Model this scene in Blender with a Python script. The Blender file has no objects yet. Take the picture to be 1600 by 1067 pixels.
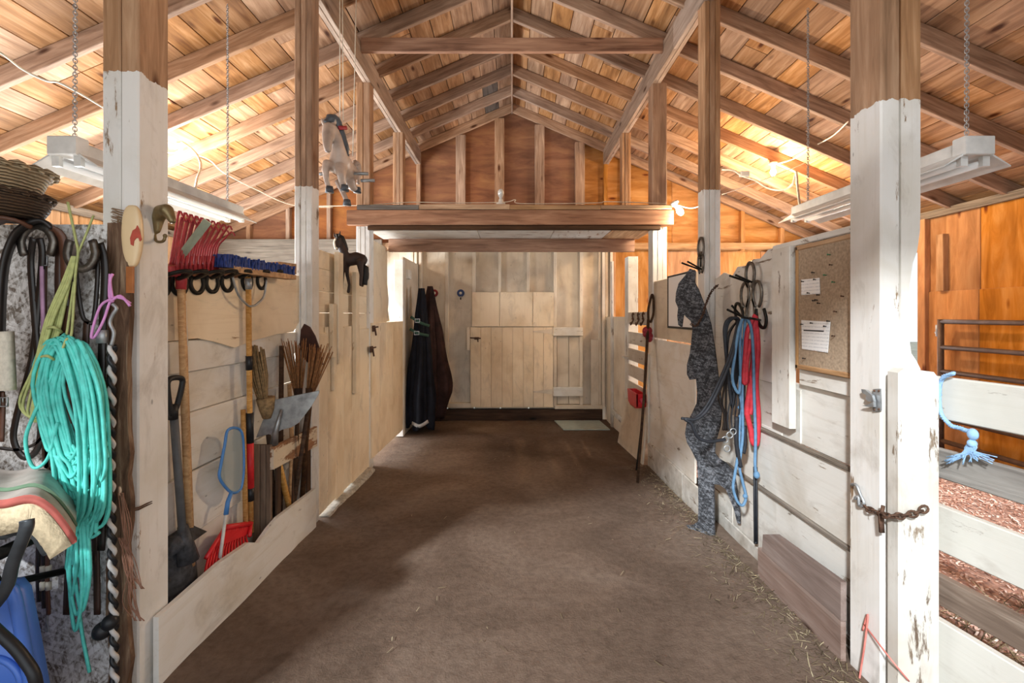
import bpy, bmesh, math, random
from mathutils import Vector as V, Matrix as M
random.seed(7)
S = bpy.context.scene
C = S.collection
F, H, CX, CY = 700.0, 1.445, 800.0, 492.0      # focal length in pixels, eye height, vanishing point

# ------------------------------------------------------------------ camera
cam = bpy.data.cameras.new('camera'); co = bpy.data.objects.new('camera', cam); C.objects.link(co)
cam.sensor_width = 36.0; cam.lens = 36.0 * F / 1600.0
cam.shift_y = -(533.5 - CY) / 1600.0
cam.clip_start = 0.05
co.location = (0, 0, H); co.rotation_euler = (math.pi / 2, 0, 0)
S.camera = co

# ------------------------------------------------------------------ world, sun, daylight, exposure
S.view_settings.view_transform = 'Standard'; S.view_settings.look = 'None'
S.view_settings.gamma = 1.0; S.view_settings.use_curve_mapping = False
S.view_settings.exposure = 1.02
w = bpy.data.worlds.new('sky'); S.world = w; w.use_nodes = True
bg = w.node_tree.nodes['Background']; bg.inputs[0].default_value = (0.90, 0.95, 1.0, 1); bg.inputs[1].default_value = 0.55
def lamp(name, kind, loc, power, col, rot=(0, 0, 0), **k):
    l = bpy.data.lights.new(name, kind); l.energy = power; l.color = col
    for a, b in k.items(): setattr(l, a, b)
    o = bpy.data.objects.new(name, l); C.objects.link(o); o.location = loc; o.rotation_euler = rot
    return o
def aim(d): return V(d).to_track_quat('-Z', 'Y').to_euler()
lamp('sun', 'SUN', (-6, -10, 8), 2.7, (0.92, 0.97, 1.0), aim((0.51, 0.857, -0.60)), angle=math.radians(3.5))
# open front doorway and side openings letting in daylight
lamp('daylight_front_door', 'AREA', (0.3, -1.25, 1.65), 20, (0.87, 0.94, 1.0), aim((0, 1, 0.05)), shape='RECTANGLE', size=5.0, size_y=2.9)
lamp('daylight_left_window', 'AREA', (-4.45, 3.4, 1.45), 120, (0.86, 0.93, 1.0), aim((1, 0, 0.15)), shape='RECTANGLE', size=3.4, size_y=1.1)
lamp('daylight_right_door', 'AREA', (4.5, 5.55, 1.1), 60, (0.88, 0.94, 1.0), aim((-1, 0, 0.1)), shape='RECTANGLE', size=1.1, size_y=2.0)

lamp('daylight_left_door', 'AREA', (-4.5, 5.5, 0.6), 130, (0.9, 0.96, 1.0), aim((1, -0.1, 0)), shape='RECTANGLE', size=1.0, size_y=1.1)

# ------------------------------------------------------------------ helpers
def hx(s):
    s = s.lstrip('#'); c = [int(s[i:i + 2], 16) / 255 for i in (0, 2, 4)]
    return tuple(((x / 12.92) if x <= 0.04045 else ((x + 0.055) / 1.055) ** 2.4) for x in c) + (1,)
def W(px, py, Y): return V(((px - CX) * Y / F, Y, H + (CY - py) * Y / F))
def WX(px, py, X):
    Y = F * X / (px - CX); return V((X, Y, H + (CY - py) * Y / F))
def zf(Y): return 0.0 if Y < 1.8 else -0.029 * (Y - 1.8)
MW = {}
def setpar(o, parent):
    o.parent = parent
    o.matrix_parent_inverse = MW.get(parent.name, M.Identity(4)).inverted()
def tag(o, label=None, cat=None, group=None, kind=None):
    for k, v in (('label', label), ('category', cat), ('group', group), ('kind', kind)):
        if v: o[k] = v
    return o
def emp(name, loc, label=None, cat=None, group=None, kind=None):
    o = bpy.data.objects.new(name, None); C.objects.link(o); o.location = loc; o.empty_display_size = 0.1
    MW[o.name] = M.Translation(V(loc)); return tag(o, label, cat, group, kind)
def link(name, verts, faces, mat, parent=None, mw=None, smooth=False):
    me = bpy.data.meshes.new(name); me.from_pydata([tuple(v) for v in verts], [], faces); me.update()
    if smooth: me.polygons.foreach_set('use_smooth', [True] * len(me.polygons))
    if mat: me.materials.append(mat)
    o = bpy.data.objects.new(name, me); C.objects.link(o)
    mw = mw or M.Identity(4); o.matrix_basis = mw; MW[o.name] = mw
    if parent: setpar(o, parent)
    return o
def mk(name, parts, mat, parent=None, smooth=True):
    """parts: list of (verts, faces) in world space, joined into one mesh whose origin is its bounding-box base"""
    vs, fs = [], []
    for v, f in parts:
        n = len(vs); vs += [V(x) for x in v]; fs += [[i + n for i in q] for q in f]
    lo = V([min(v[i] for v in vs) for i in range(3)]); hi = V([max(v[i] for v in vs) for i in range(3)])
    c = V(((lo.x + hi.x) / 2, (lo.y + hi.y) / 2, lo.z))
    return link(name, [v - c for v in vs], fs, mat, parent, M.Translation(c), smooth)
def board(name, p0, p1, wd, wdt, t, mat, parent=None, cham=0.004, skew=0.0):
    p0, p1, wd = V(p0), V(p1), V(wd); x = (p1 - p0); L = x.length; x.normalize()
    y = (wd - x * wd.dot(x)).normalized(); z = x.cross(y)
    a, b, c = wdt / 2, t / 2, min(cham, t * 0.3, wdt * 0.3)
    sec = [(-a + c, -b), (a - c, -b), (a, -b + c), (a, b - c), (a - c, b), (-a + c, b), (-a, b - c), (-a, -b + c)]
    vs = [(-L / 2 + skew * s[0], s[0], s[1]) for s in sec] + [(L / 2 + skew * s[0], s[0], s[1]) for s in sec]
    fs = [[i, (i + 1) % 8, 8 + (i + 1) % 8, 8 + i] for i in range(8)] + [list(range(7, -1, -1)), list(range(8, 16))]
    m = M.Identity(4)
    for i, e in enumerate((x, y, z)):
        for j in range(3): m[j][i] = e[j]
    m.translation = (p0 + p1) / 2
    return link(name, vs, fs, mat, parent, m)
def bx(name, xr, yr, zr, mat, parent=None, cham=0.004):
    r = [xr, yr, zr]; d = [abs(q[1] - q[0]) for q in r]; c = [(q[0] + q[1]) / 2 for q in r]
    o = sorted(range(3), key=lambda i: -d[i]); a, b, t = o
    p0, p1, wd = list(c), list(c), [0, 0, 0]
    p0[a] = min(r[a]); p1[a] = max(r[a]); wd[b] = 1
    return board(name, p0, p1, wd, d[b], d[t], mat, parent, cham)
def prism(pts, n):
    pts = [V(p) for p in pts]; k = len(pts); n = V(n)
    return (pts + [p + n for p in pts], [list(range(k - 1, -1, -1)), list(range(k, 2 * k))] + [[i, (i + 1) % k, k + (i + 1) % k, k + i] for i in range(k)])
def box(xr, yr, zr): return prism([(xr[0], yr[0], zr[0]), (xr[1], yr[0], zr[0]), (xr[1], yr[1], zr[0]), (xr[0], yr[1], zr[0])], (0, 0, zr[1] - zr[0]))
def cat(pts, sub=6, closed=False):
    P = [V(p) for p in pts]; n = len(P); out = []
    rng = range(n) if closed else range(n - 1)
    for i in rng:
        g = (lambda k: P[k % n]) if closed else (lambda k: P[max(0, min(n - 1, k))])
        a, b, c, d = g(i - 1), g(i), g(i + 1), g(i + 2)
        for s in range(sub):
            t = s / sub
            out.append(0.5 * ((2 * b) + (c - a) * t + (2 * a - 5 * b + 4 * c - d) * t * t + (3 * b - a - 3 * c + d) * t ** 3))
    if not closed: out.append(P[-1])
    return out
def tube(pts, r, seg=7, closed=False, sub=0, flat=None):
    """flat=(direction, half width, half thickness) makes a strap instead of a round section"""
    P = cat(pts, sub, closed) if sub else [V(p) for p in pts]
    n = len(P); R = r if isinstance(r, (list, tuple)) else None
    vs, fs = [], []; up = None
    for i, p in enumerate(P):
        a = P[(i - 1) % n] if (closed or i) else P[0]; b = P[(i + 1) % n] if (closed or i < n - 1) else P[-1]
        t = (b - a).normalized() if (b - a).length > 1e-9 else V((0, 0, 1))
        if flat:
            u = V(flat[0]); u = (u - t * u.dot(t))
            u = u.normalized() if u.length > 1e-6 else (up or V((1, 0, 0)))
            up = u; v = t.cross(u)
            for (q, s) in ((1, 1), (-1, 1), (-1, -1), (1, -1)): vs.append(p + u * flat[1] * q + v * flat[2] * s)
            continue
        if up is None: up = t.orthogonal().normalized()
        up = (up - t * up.dot(t)); up = up.normalized() if up.length > 1e-6 else t.orthogonal().normalized()
        v = t.cross(up)
        rr = r if R is None else (R[0] + (R[-1] - R[0]) * i / max(1, n - 1) if len(R) == 2 else R[min(len(R) - 1, int(i * len(R) / n))] if len(R) != n else R[i])
        for k in range(seg):
            an = 2 * math.pi * k / seg; vs.append(p + (up * math.cos(an) + v * math.sin(an)) * rr)
    sg = 4 if flat else seg
    m = n if closed else n - 1
    for i in range(m):
        for k in range(sg):
            fs.append([i * sg + k, i * sg + (k + 1) % sg, ((i + 1) % n) * sg + (k + 1) % sg, ((i + 1) % n) * sg + k])
    if not closed: fs += [list(range(sg - 1, -1, -1)), [(n - 1) * sg + k for k in range(sg)]]
    return vs, fs
def lathe(prof, base, ax=(0, 0, 1), seg=20):
    """prof: list of (radius, height) along ax from base"""
    ax = V(ax).normalized(); u = ax.orthogonal().normalized(); v = ax.cross(u); vs, fs = [], []
    for r, hgt in prof:
        for k in range(seg):
            an = 2 * math.pi * k / seg; vs.append(V(base) + ax * hgt + (u * math.cos(an) + v * math.sin(an)) * max(r, 1e-4))
    for i in range(len(prof) - 1):
        for k in range(seg): fs.append([i * seg + k, i * seg + (k + 1) % seg, (i + 1) * seg + (k + 1) % seg, (i + 1) * seg + k])
    return vs, fs
def ball(c, r, seg=12, rings=8, sc=(1, 1, 1)):
    vs, fs = [], []
    for i in range(rings + 1):
        th = math.pi * i / rings
        for k in range(seg):
            ph = 2 * math.pi * k / seg
            vs.append(V(c) + V((math.sin(th) * math.cos(ph) * r * sc[0], math.sin(th) * math.sin(ph) * r * sc[1], math.cos(th) * r * sc[2])))
    for i in range(rings):
        for k in range(seg): fs.append([i * seg + k, (i + 1) * seg + k, (i + 1) * seg + (k + 1) % seg, i * seg + (k + 1) % seg])
    return vs, fs
def blob(name, chains, voxel, mat, parent=None, sm=4):
    """one continuous body: chains of (point, radius) swept and fused by a voxel remesh"""
    bm = bmesh.new()
    for ch in chains:
        for (p, r), (q, s) in zip(ch, ch[1:] if len(ch) > 1 else ch):
            p, q = V(p), V(q); n = max(2, int((q - p).length / (min(r, s) * 0.5)) + 1)
            for i in range(n + 1):
                t = i / n; c = p.lerp(q, t)
                bmesh.ops.create_icosphere(bm, subdivisions=2, radius=r + (s - r) * t, matrix=M.Translation(c))
    me = bpy.data.meshes.new('tmp'); bm.to_mesh(me); bm.free()
    o = bpy.data.objects.new('tmp', me); C.objects.link(o)
    m = o.modifiers.new('r', 'REMESH'); m.mode = 'VOXEL'; m.voxel_size = voxel
    m2 = o.modifiers.new('s', 'SMOOTH'); m2.iterations = sm; m2.factor = 0.5
    dg = bpy.context.evaluated_depsgraph_get(); ev = o.evaluated_get(dg)
    md = bpy.data.meshes.new_from_object(ev)
    vs = [v.co.copy() for v in md.vertices]; fs = [list(p.vertices) for p in md.polygons]
    bpy.data.objects.remove(o); bpy.data.meshes.remove(me); bpy.data.meshes.remove(md)
    return mk(name, [(vs, fs)], mat, parent, True)

# ------------------------------------------------------------------ materials
MATS = {}
class NT:
    ax = None
    def __init__(s, name):
        s.m = bpy.data.materials.new(name); s.m.use_nodes = True; s.t = s.m.node_tree
        s.b = s.t.nodes['Principled BSDF']; MATS[name] = s.m
    def n(s, typ, **k):
        x = s.t.nodes.new(typ)
        for a, b in k.items():
            if a.startswith('i_'):
                key = a[2:]; key = int(key) if key.isdigit() else key
                if isinstance(b, bpy.types.NodeSocket): s.t.links.new(b, x.inputs[key])
                else: x.inputs[key].default_value = b
            else: setattr(x, a, b)
        return x
    def l(s, a, b): s.t.links.new(a, b)
    def ramp(s, fac, stops):
        r = s.n('ShaderNodeValToRGB'); s.l(fac, r.inputs[0]); e = r.color_ramp.elements
        while len(e) < len(stops): e.new(0.5)
        for q, (p, c) in zip(e, stops): q.position = p; q.color = c if len(c) == 4 else tuple(c) + (1,)
        return r.outputs[0]
    def mix(s, f, a, b, typ='MIX'):
        x = s.n('ShaderNodeMix', data_type='RGBA', blend_type=typ)
        for k, v in ((0, f), (6, a), (7, b)):
            if isinstance(v, bpy.types.NodeSocket): s.l(v, x.inputs[k])
            else: x.inputs[k].default_value = v
        return x.outputs[2]
    def mth(s, op, a, b=0.0, c=None):
        x = s.n('ShaderNodeMath', operation=op)
        for k, v in ((0, a), (1, b), (2, c)):
            if v is None: continue
            if isinstance(v, bpy.types.NodeSocket): s.l(v, x.inputs[k])
            else: x.inputs[k].default_value = v
        return x.outputs[0]
    def co(s, scale, rnd=True):
        tc = s.n('ShaderNodeTexCoord'); src = tc.outputs['Object']
        if s.ax:                                # grain along another local axis
            sp = s.n('ShaderNodeSeparateXYZ'); s.l(src, sp.inputs[0]); cb = s.n('ShaderNodeCombineXYZ')
            for k, q in enumerate({'y': (1, 2, 0), 'z': (2, 0, 1)}[s.ax]): s.l(sp.outputs[q], cb.inputs[k])
            src = cb.outputs[0]
        if rnd:
            oi = s.n('ShaderNodeObjectInfo'); k = s.mth('MULTIPLY', oi.outputs['Random'], 53.0)
            v = s.n('ShaderNodeVectorMath', operation='ADD'); s.l(src, v.inputs[0]); s.l(k, v.inputs[1]); src = v.outputs[0]
            s.rnd = oi.outputs['Random']
        mp = s.n('ShaderNodeMapping'); s.l(src, mp.inputs[0]); mp.inputs['Scale'].default_value = scale
        return mp.outputs[0]
    def noise(s, vec, sc, det=5, dist=0.0, rough=0.55):
        x = s.n('ShaderNodeTexNoise'); s.l(vec, x.inputs['Vector']); x.inputs['Scale'].default_value = sc
        x.inputs['Detail'].default_value = det; x.inputs['Distortion'].default_value = dist; x.inputs['Roughness'].default_value = rough
        return x.outputs[0]
    def bump(s, hgt, st=0.3, d=0.01):
        b = s.n('ShaderNodeBump'); b.inputs['Strength'].default_value = st; b.inputs['Distance'].default_value = d
        s.l(hgt, b.inputs['Height']); s.l(b.outputs[0], s.b.inputs['Normal'])
    def fin(s, col, rough=0.75, spec=0.3):
        if isinstance(col, bpy.types.NodeSocket): s.l(col, s.b.inputs['Base Color'])
        else: s.b.inputs['Base Color'].default_value = col
        s.b.inputs['Roughness'].default_value = rough; s.b.inputs['Specular IOR Level'].default_value = spec
        return s.m
BLK, WHT = (0, 0, 0, 1), (1, 1, 1, 1)
def grain(s, cols, sc=(1.3, 16, 16), rnd=0.3, knots=True):
    v = s.co(sc); g = s.noise(v, 1.6, 8, 0.8, 0.62)
    base = s.ramp(g, [(0.28, hx(cols[0])), (0.5, hx(cols[1])), (0.72, hx(cols[2]))])
    v2 = s.co((0.9, 2.2, 2.2)); st = s.noise(v2, 1.7, 3)
    base = s.mix(0.8, base, s.ramp(st, [(0.3, (0.62, 0.58, 0.55, 1)), (0.62, (1.06, 1.05, 1.03, 1))]), 'MULTIPLY')
    if knots:
        vo = s.n('ShaderNodeTexVoronoi'); s.l(s.co((1.7, 5, 5)), vo.inputs['Vector']); vo.inputs['Scale'].default_value = 1.0
        k = s.ramp(vo.outputs['Distance'], [(0.05, (1, 1, 1, 1)), (0.13, BLK)])
        base = s.mix(k, base, hx(cols[0]), 'MULTIPLY')
    hs = s.n('ShaderNodeHueSaturation'); s.l(base, hs.inputs['Color'])
    s.l(s.mth('MULTIPLY_ADD', s.rnd, rnd, 1 - rnd / 2), hs.inputs['Value'])
    r2 = s.mth('FRACT', s.mth('MULTIPLY', s.rnd, 17.3)); s.l(s.mth('MULTIPLY_ADD', r2, 0.3, 0.85), hs.inputs['Saturation'])
    return hs.outputs[0], g
def wood(name, cols, sc=(1.3, 16, 16), rnd=0.3, rough=0.75, knots=True, bst=0.25, ax=None):
    s = NT(name); s.ax = ax; c, g = grain(s, cols, sc, rnd, knots); s.bump(g, bst, 0.006); return s.fin(c, rough)
def paint(name, col, under, wear=0.36, rough=0.6, stain='c9bda8', bare=None, barecols=None, rnd=0.08, spots=0.5, low=None, ax=None, grime=0.35):
    """worn paint; bare=(z, cols): raw timber above that height (where the painter stopped)"""
    s = NT(name); s.ax = ax; c0 = hx(col)
    v = s.co((1.0, 1.0, 1.0)); st = s.noise(v, 2.3, 6, 0.4)
    pc = s.mix(s.ramp(st, [(0.45, BLK), (0.75, WHT)]), c0, hx(stain))
    vg = s.co((1.2, 22, 22)); g = s.noise(vg, 1.5, 7, 0.5)
    pc = s.mix(s.ramp(g, [(0.3, (0.30, 0.30, 0.30, 1)), (0.45, BLK)]), pc, hx(stain))
    wr = s.noise(s.co((2.2, 9, 9)), 1.6, 9, 0.3, 0.7)
    wm = s.ramp(wr, [(wear - 0.03, WHT), (wear + 0.015, BLK)])
    ug, _ = grain(s, under, rnd=0.2, knots=False)
    pc = s.mix(wm, pc, ug)
    vo = s.n('ShaderNodeTexVoronoi'); s.l(s.co((3.2, 7, 7)), vo.inputs['Vector']); vo.inputs['Scale'].default_value = 1.5
    pc = s.mix(s.mth('MULTIPLY', s.ramp(vo.outputs['Distance'], [(0.035, WHT), (0.06, BLK)]), spots), pc, hx('3b2f26'))
    gm = s.noise(s.co((1.6, 3.5, 3.5)), 1.9, 8, 0.6, 0.68)      # smudges and handling dirt
    pc = s.mix(s.mth('MULTIPLY', s.ramp(gm, [(0.54, BLK), (0.70, WHT)]), grime), pc, hx('8d8071'))
    hs = s.n('ShaderNodeHueSaturation'); s.l(pc, hs.inputs['Color']); s.l(s.mth('MULTIPLY_ADD', s.rnd, rnd, 1 - rnd / 2), hs.inputs['Value'])
    pc = hs.outputs[0]
    geo = s.n('ShaderNodeNewGeometry'); sep = s.n('ShaderNodeSeparateXYZ'); s.l(geo.outputs['Position'], sep.inputs[0])
    if bare:
        bc, _ = grain(s, barecols, rnd=0.15)
        edge = s.mth('ADD', sep.outputs[2], s.mth('MULTIPLY', s.noise(s.co((9, 9, 9), False), 2.5, 4), 0.05))
        pc = s.mix(s.ramp(s.mth('GREATER_THAN', edge, bare + 0.025), [(0, BLK), (1, WHT)]), pc, bc)
    if low:                                     # mud splashed up from the ground, its own ragged outline
        e2 = s.mth('ADD', sep.outputs[2], s.mth('MULTIPLY', s.noise(s.co((4, 4, 4), False), 3, 6), 0.5))
        pc = s.mix(s.ramp(e2, [(low + 0.08, (0.65, 0.65, 0.65, 1)), (low + 0.38, BLK)]), pc, hx('6b5f50'))
    s.bump(s.mth('ADD', g, s.mth('MULTIPLY', wm, -0.5)), 0.22, 0.005)
    return s.fin(pc, rough)
def plain(name, col, rough=0.5, metal=0.0, var=0.25, sc=14, spec=0.4, bst=0.0):
    s = NT(name); n = s.noise(s.co((1, 1, 1)), sc, 5); c = hx(col)
    cc = s.mix(s.ramp(n, [(0.3, BLK), (0.7, WHT)]), tuple(x * (1 - var) for x in c[:3]) + (1,), tuple(min(1, x * (1 + var)) for x in c[:3]) + (1,))
    s.b.inputs['Metallic'].default_value = metal
    if bst: s.bump(n, bst, 0.004)
    return s.fin(cc, rough, spec)
def emit(name, col, st):
    s = NT(name); s.b.inputs['Emission Color'].default_value = hx(col); s.b.inputs['Emission Strength'].default_value = st; return s.fin(hx(col), 0.4)

RAF = ('7d5f49', 'a4836a', 'c2a389')
m_rafter = wood('rafter_timber', RAF, rnd=0.28)
m_roof = wood('roof_board_wood', ('7d593f', 'ac825d', 'cca683'), sc=(1.1, 11, 11), rnd=0.45)
m_roofgrey = wood('grey_roof_board', ('4a423c', '6d635b', '857a70'), rnd=0.2)
m_tan = wood('tan_timber', ('8f6a4a', 'b8926c', 'd2b08c'), rnd=0.25)
m_beam = wood('beam_timber', ('7c533b', 'a97a5b', 'c49674'), rnd=0.15)
m_ply = wood('plywood_brown', ('6e4126', '8f5a36', 'a5703f'), sc=(1.0, 5, 5), rnd=0.3, knots=False, bst=0.1)
m_plyo = wood('plywood_orange', ('93602f', 'b98149', 'cf9d68'), sc=(1.0, 6, 6), rnd=0.25, bst=0.1)
m_grey = wood('weathered_grey_board', ('4f4840', '7b7268', '968d82'), sc=(1.2, 30, 30), rnd=0.15, bst=0.6)
m_dark = wood('dark_wood', ('2a1a12', '46301f', '5e4430'), rnd=0.2)
m_mauve = wood('stained_brown_plank', ('7b6860', '92807a', 'a79a92'), rnd=0.12, bst=0.15)
m_handle = wood('ash_handle', ('a87a48', 'c89a64', 'dbb480'), sc=(2, 40, 40), rnd=0.2, knots=False)
UND = ('5a4636', '7d6a57', '97856f')
m_white = paint('white_paint', 'e3e0da', UND, wear=0.345, low=0.0)
m_white2 = paint('white_paint_worn', 'dcd9d2', UND, wear=0.385, stain='b9b0a2', low=0.06)
m_cream = paint('cream_paint', 'e8d6ba', ('8a6b4c', 'a88662', 'bf9f7b'), wear=0.33, stain='cdb592')
m_cream2 = paint('cream_panel_paint', 'ddd0bc', ('8a6b4c', 'a88662', 'bf9f7b'), wear=0.30, stain='bfae97')
m_fence = paint('fence_paint', 'cccac2', ('6a6058', '847a70', '9c9389'), wear=0.36, stain='c2c0b6')
m_white_y = paint('white_paint_long', 'e3e0da', UND, wear=0.345, low=0.0, ax='y')
m_white2_y = paint('white_sheet_worn', 'dcd9d2', UND, wear=0.385, stain='b9b0a2', low=0.06, ax='y')
m_cream_y = paint('cream_sheet_paint', 'e8d6ba', ('8a6b4c', 'a88662', 'bf9f7b'), wear=0.33, stain='cdb592', ax='y')
m_mauve_y = wood('stained_brown_plank_long', ('75625a', '8b7971', '9f918a'), rnd=0.12, bst=0.15, ax='y')
m_iron = plain('black_iron', '24221f', 0.5, 0.6, 0.4, 40)
m_iron2 = plain('horseshoe_steel', '6b655e', 0.42, 0.8, 0.4, 40)
m_rust = plain('rusty_iron', '5b4234', 0.8, 0.3, 0.5, 60)
m_galv = plain('galvanised_steel', 'a3a6a8', 0.45, 0.6, 0.25, 30)
m_black = plain('black_plastic', '1c1d20', 0.45, 0, 0.3)
m_wire = plain('white_cable_sheath', 'e4dcc9', 0.5)
# ------------------------------------------------------------------ floor
YB = 6.83
def dirt():
    s = NT('packed_dirt'); v = s.co((1, 1, 1), False)
    a = s.noise(v, 1.1, 6, 0.6); b = s.noise(v, 24, 8, 0.2, 0.7); c = s.noise(v, 120, 4)
    col = s.ramp(a, [(0.3, hx('5b4c41')), (0.5, hx('6f5e52')), (0.7, hx('827266'))])
    col = s.mix(0.7, col, s.ramp(b, [(0.3, (0.55, 0.52, 0.5, 1)), (0.6, (1.05, 1.04, 1.02, 1))]), 'MULTIPLY')
    col = s.mix(s.ramp(c, [(0.70, BLK), (0.76, (0.4, 0.4, 0.4, 1))]), col, hx('9c8c78'))
    s.bump(s.mth('ADD', b, s.mth('MULTIPLY', c, 0.4)), 0.55, 0.012); return s.fin(col, 0.9, 0.15)
m_dirt = dirt()
nx, ny = 110, 110; vs, fs = [], []
for j in range(ny + 1):
    Y = -3.2 + j * (7.4 + 3.2) / ny
    for i in range(nx + 1):
        X = -5 + i * 10 / nx
        n = 0.006 * math.sin(X * 5 + Y * 3) * math.sin(Y * 4.1 - X * 2) + random.uniform(-0.003, 0.003)
        edge = max(0, 1 - abs(abs(X) - 1.36) / 0.16) * 0.008
        vs.append((X, Y, zf(Y) + n + edge - 0.006))
for j in range(ny):
    for i in range(nx): q = j * (nx + 1) + i; fs.append([q, q + 1, q + nx + 2, q + nx + 1])
tag(link('floor', vs, fs, m_dirt, smooth=True), 'packed brown dirt floor of the barn aisle', 'floor', kind='structure')
m_ext = plain('pale_yard', 'b9b7a6', 0.9, 0, 0.3, 3)
tag(mk('ground_outside', [box((-30, 30), (-30, 30), (-0.4, -0.36))], m_ext), 'pale bright yard ground outside the barn openings', 'ground', kind='structure')

# ------------------------------------------------------------------ roof
ZR, SL = 4.52, 0.43            # underside of rafters at the ridge, slope
RD = 0.14                      # vertical rafter depth
ceil = emp('ceiling', (0, 2, ZR), 'pitched board roof on exposed rafters with orange-brown planks', 'ceiling', kind='structure')
RY = [6.80 - 0.53 * k for k in range(16)]
cs = 1 / math.sqrt(1 + SL * SL)
rr = random.Random(3)
def rp(x, Y, dz): return V((x, Y, ZR + dz - SL * abs(x)))
for Y in RY:
    for sgn in (-1, 1):
        n = V((sgn * SL, 0, 1)).normalized()
        o = board('rafter', rp(0.012 * sgn, Y, RD / 2), rp(4.95 * sgn, Y, RD / 2), n, RD * cs, 0.042, m_rafter, ceil, skew=-SL)
bx('ridge_board', (-0.011, 0.011), (-1.3, 6.85), (ZR - 0.005, ZR + RD), m_rafter, ceil)
pitch = 0.203
for sgn in (-1, 1):
    for k in range(24):
        xa = k * pitch; xb = xa + pitch - 0.006
        y = -1.4; seams = []
        while y < 6.9:
            L = rr.choice([4, 5, 6, 7]) * 0.53; seams.append((y, min(6.92, y + L))); y += L
        for (a, b) in seams:
            if b - a < 0.2: continue
            xm = (xa + xb) / 2 * sgn
            n = V((sgn * SL, 0, 1)).normalized()
            board('roof_board', rp(xm, a + 0.003, RD + 0.013 + rr.uniform(0, 0.005)), rp(xm, b - 0.003, RD + 0.013 + rr.uniform(0, 0.005)), V((sgn, 0, -SL)), (xb - xa) / cs, 0.022,
                  m_roofgrey if rr.random() < 0.06 else m_roof, ceil, cham=0.003)
for sgn in (-1, 1):
    mk('roof_light_block', [prism([rp(0, -1.4, RD + 0.035), rp(0, 7.1, RD + 0.035), rp(5.1 * sgn, 7.1, RD + 0.035), rp(5.1 * sgn, -1.4, RD + 0.035)], (0, 0, 0.05))], m_dark, ceil, False)  # added dark sheet above the boards, keeps sky light out of their gaps

# ------------------------------------------------------------------ outer walls
wb = emp('wall_back', (0, YB, 0), 'gable end wall with brown plywood sheets between upright studs', 'wall', kind='structure')
def gable(xa, xb, z0, mat, name='plywood_sheet', y=YB + 0.03):
    pts = [(xa, y, z0), (xb, y, z0)]
    ztop = lambda x: ZR + RD + 0.01 - SL * abs(x)
    pts += [(xb, y, ztop(xb))] + ([(0, y, ztop(0))] if xa < 0 < xb else []) + [(xa, y, ztop(xa))]
    return mk(name, [prism(pts, (0, 0.02, 0))], mat, wb, False)
xs = [-4.62, -3.4, -2.2, -1.4, -0.78, -0.19, 0.42, 1.03, 1.4, 2.45, 3.55, 4.62]
for a, b in zip(xs, xs[1:]): gable(a + 0.003, b - 0.003, 2.42, m_plyo if a >= 1.0 else m_ply)
for x in (-4.0, -3.4, -2.78, -2.2, -1.72, -1.42, -0.78, -0.19, 0.42, 1.03, 1.42, 1.70, 2.28, 2.9, 3.5, 4.1):
    wd = 0.145 if abs(x) < 1.2 else 0.06
    zt = ZR - SL * (abs(x) + wd / 2)
    bx('stud', (x - wd / 2, x + wd / 2), (YB - 0.045, YB + 0.028), (2.42, zt + 0.02), m_rafter if x < 1.3 else m_plyo, wb)
for sgn, (a, b) in ((1, (1.42, 4.6)), (-1, (-4.6, -1.72))):
    bx('rail', (a, b), (YB - 0.07, YB + 0.025), (2.44, 2.535), m_tan, wb)
    n = 4
    for k in range(n):
        xa = a + (b - a) * k / n; xb = a + (b - a) * (k + 1) / n
        bx('plywood_sheet', (xa + 0.003, xb - 0.003), (YB + 0.03, YB + 0.05), (-0.2, 2.43), m_plyo if sgn > 0 else m_cream2, wb)
        bx('stud', (xa + 0.1, xa + 0.15), (YB - 0.045, YB + 0.029), (-0.2, 2.44), m_plyo if sgn > 0 else m_ply, wb)
# painted lower part at the end of the aisle
def bz(py): return H + (CY - py) * YB / F
def bX(px): return (px - CX) * YB / F
def pan(name, pa, pb, ya, yb_, depth, t, mat): return bx(name, (bX(pa), bX(pb)), (YB - depth - t, YB - depth), (bz(yb_), bz(ya)), mat, wb)
ztop_l = 2.44
for a, b in ((624, 641), (641, 659.5), (660, 698), (700, 740), (742, 781), (783, 825), (827, 866), (868, 907), (909, 936), (936, 946), (946, 958)):
    bx('wall_panel', (bX(a), bX(b)), (YB - 0.0, YB + 0.028), (-0.2, ztop_l), m_cream2, wb)
for px, wpx, d in ((644, 6, 0.06), (651, 4, 0.075), (658.5, 4, 0.09), (699, 5, 0.085), (741, 5, 0.085), (781, 4.5, 0.085), (825, 4.5, 0.085), (866.5, 5, 0.085), (907, 5, 0.085), (936, 4, 0.07), (941, 4.5, 0.10), (947, 5, 0.07), (953, 4, 0.11)):
    bx('stud', (bX(px - wpx / 2), bX(px + wpx / 2)), (YB - d, YB), (bz(634), ztop_l), m_cream2, wb)
for a, b in ((738.5, 780.6), (781.2, 831.7), (832.3, 864)): pan('wall_panel', a, b, 457, 510, 0.086, 0.016, m_cream)
bx('sill', (bX(676), bX(737)), (YB - 0.10, YB), (bz(635), bz(628)), m_cream2, wb)
bx('sill', (bX(866), bX(940)), (YB - 0.10, YB), (bz(637), bz(631)), m_cream2, wb)
bx('kickboard', (bX(630), bX(940)), (YB - 0.075, YB), (-0.2, bz(638)), m_dark, wb)
pan('wall_panel', 870, 888, 524, 630, 0.02, 0.02, m_cream2); pan('wall_panel', 888.5, 905, 524, 630, 0.03, 0.02, m_cream2)
pan('wall_panel', 922, 934, 530, 632, 0.05, 0.03, m_cream2)

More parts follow.
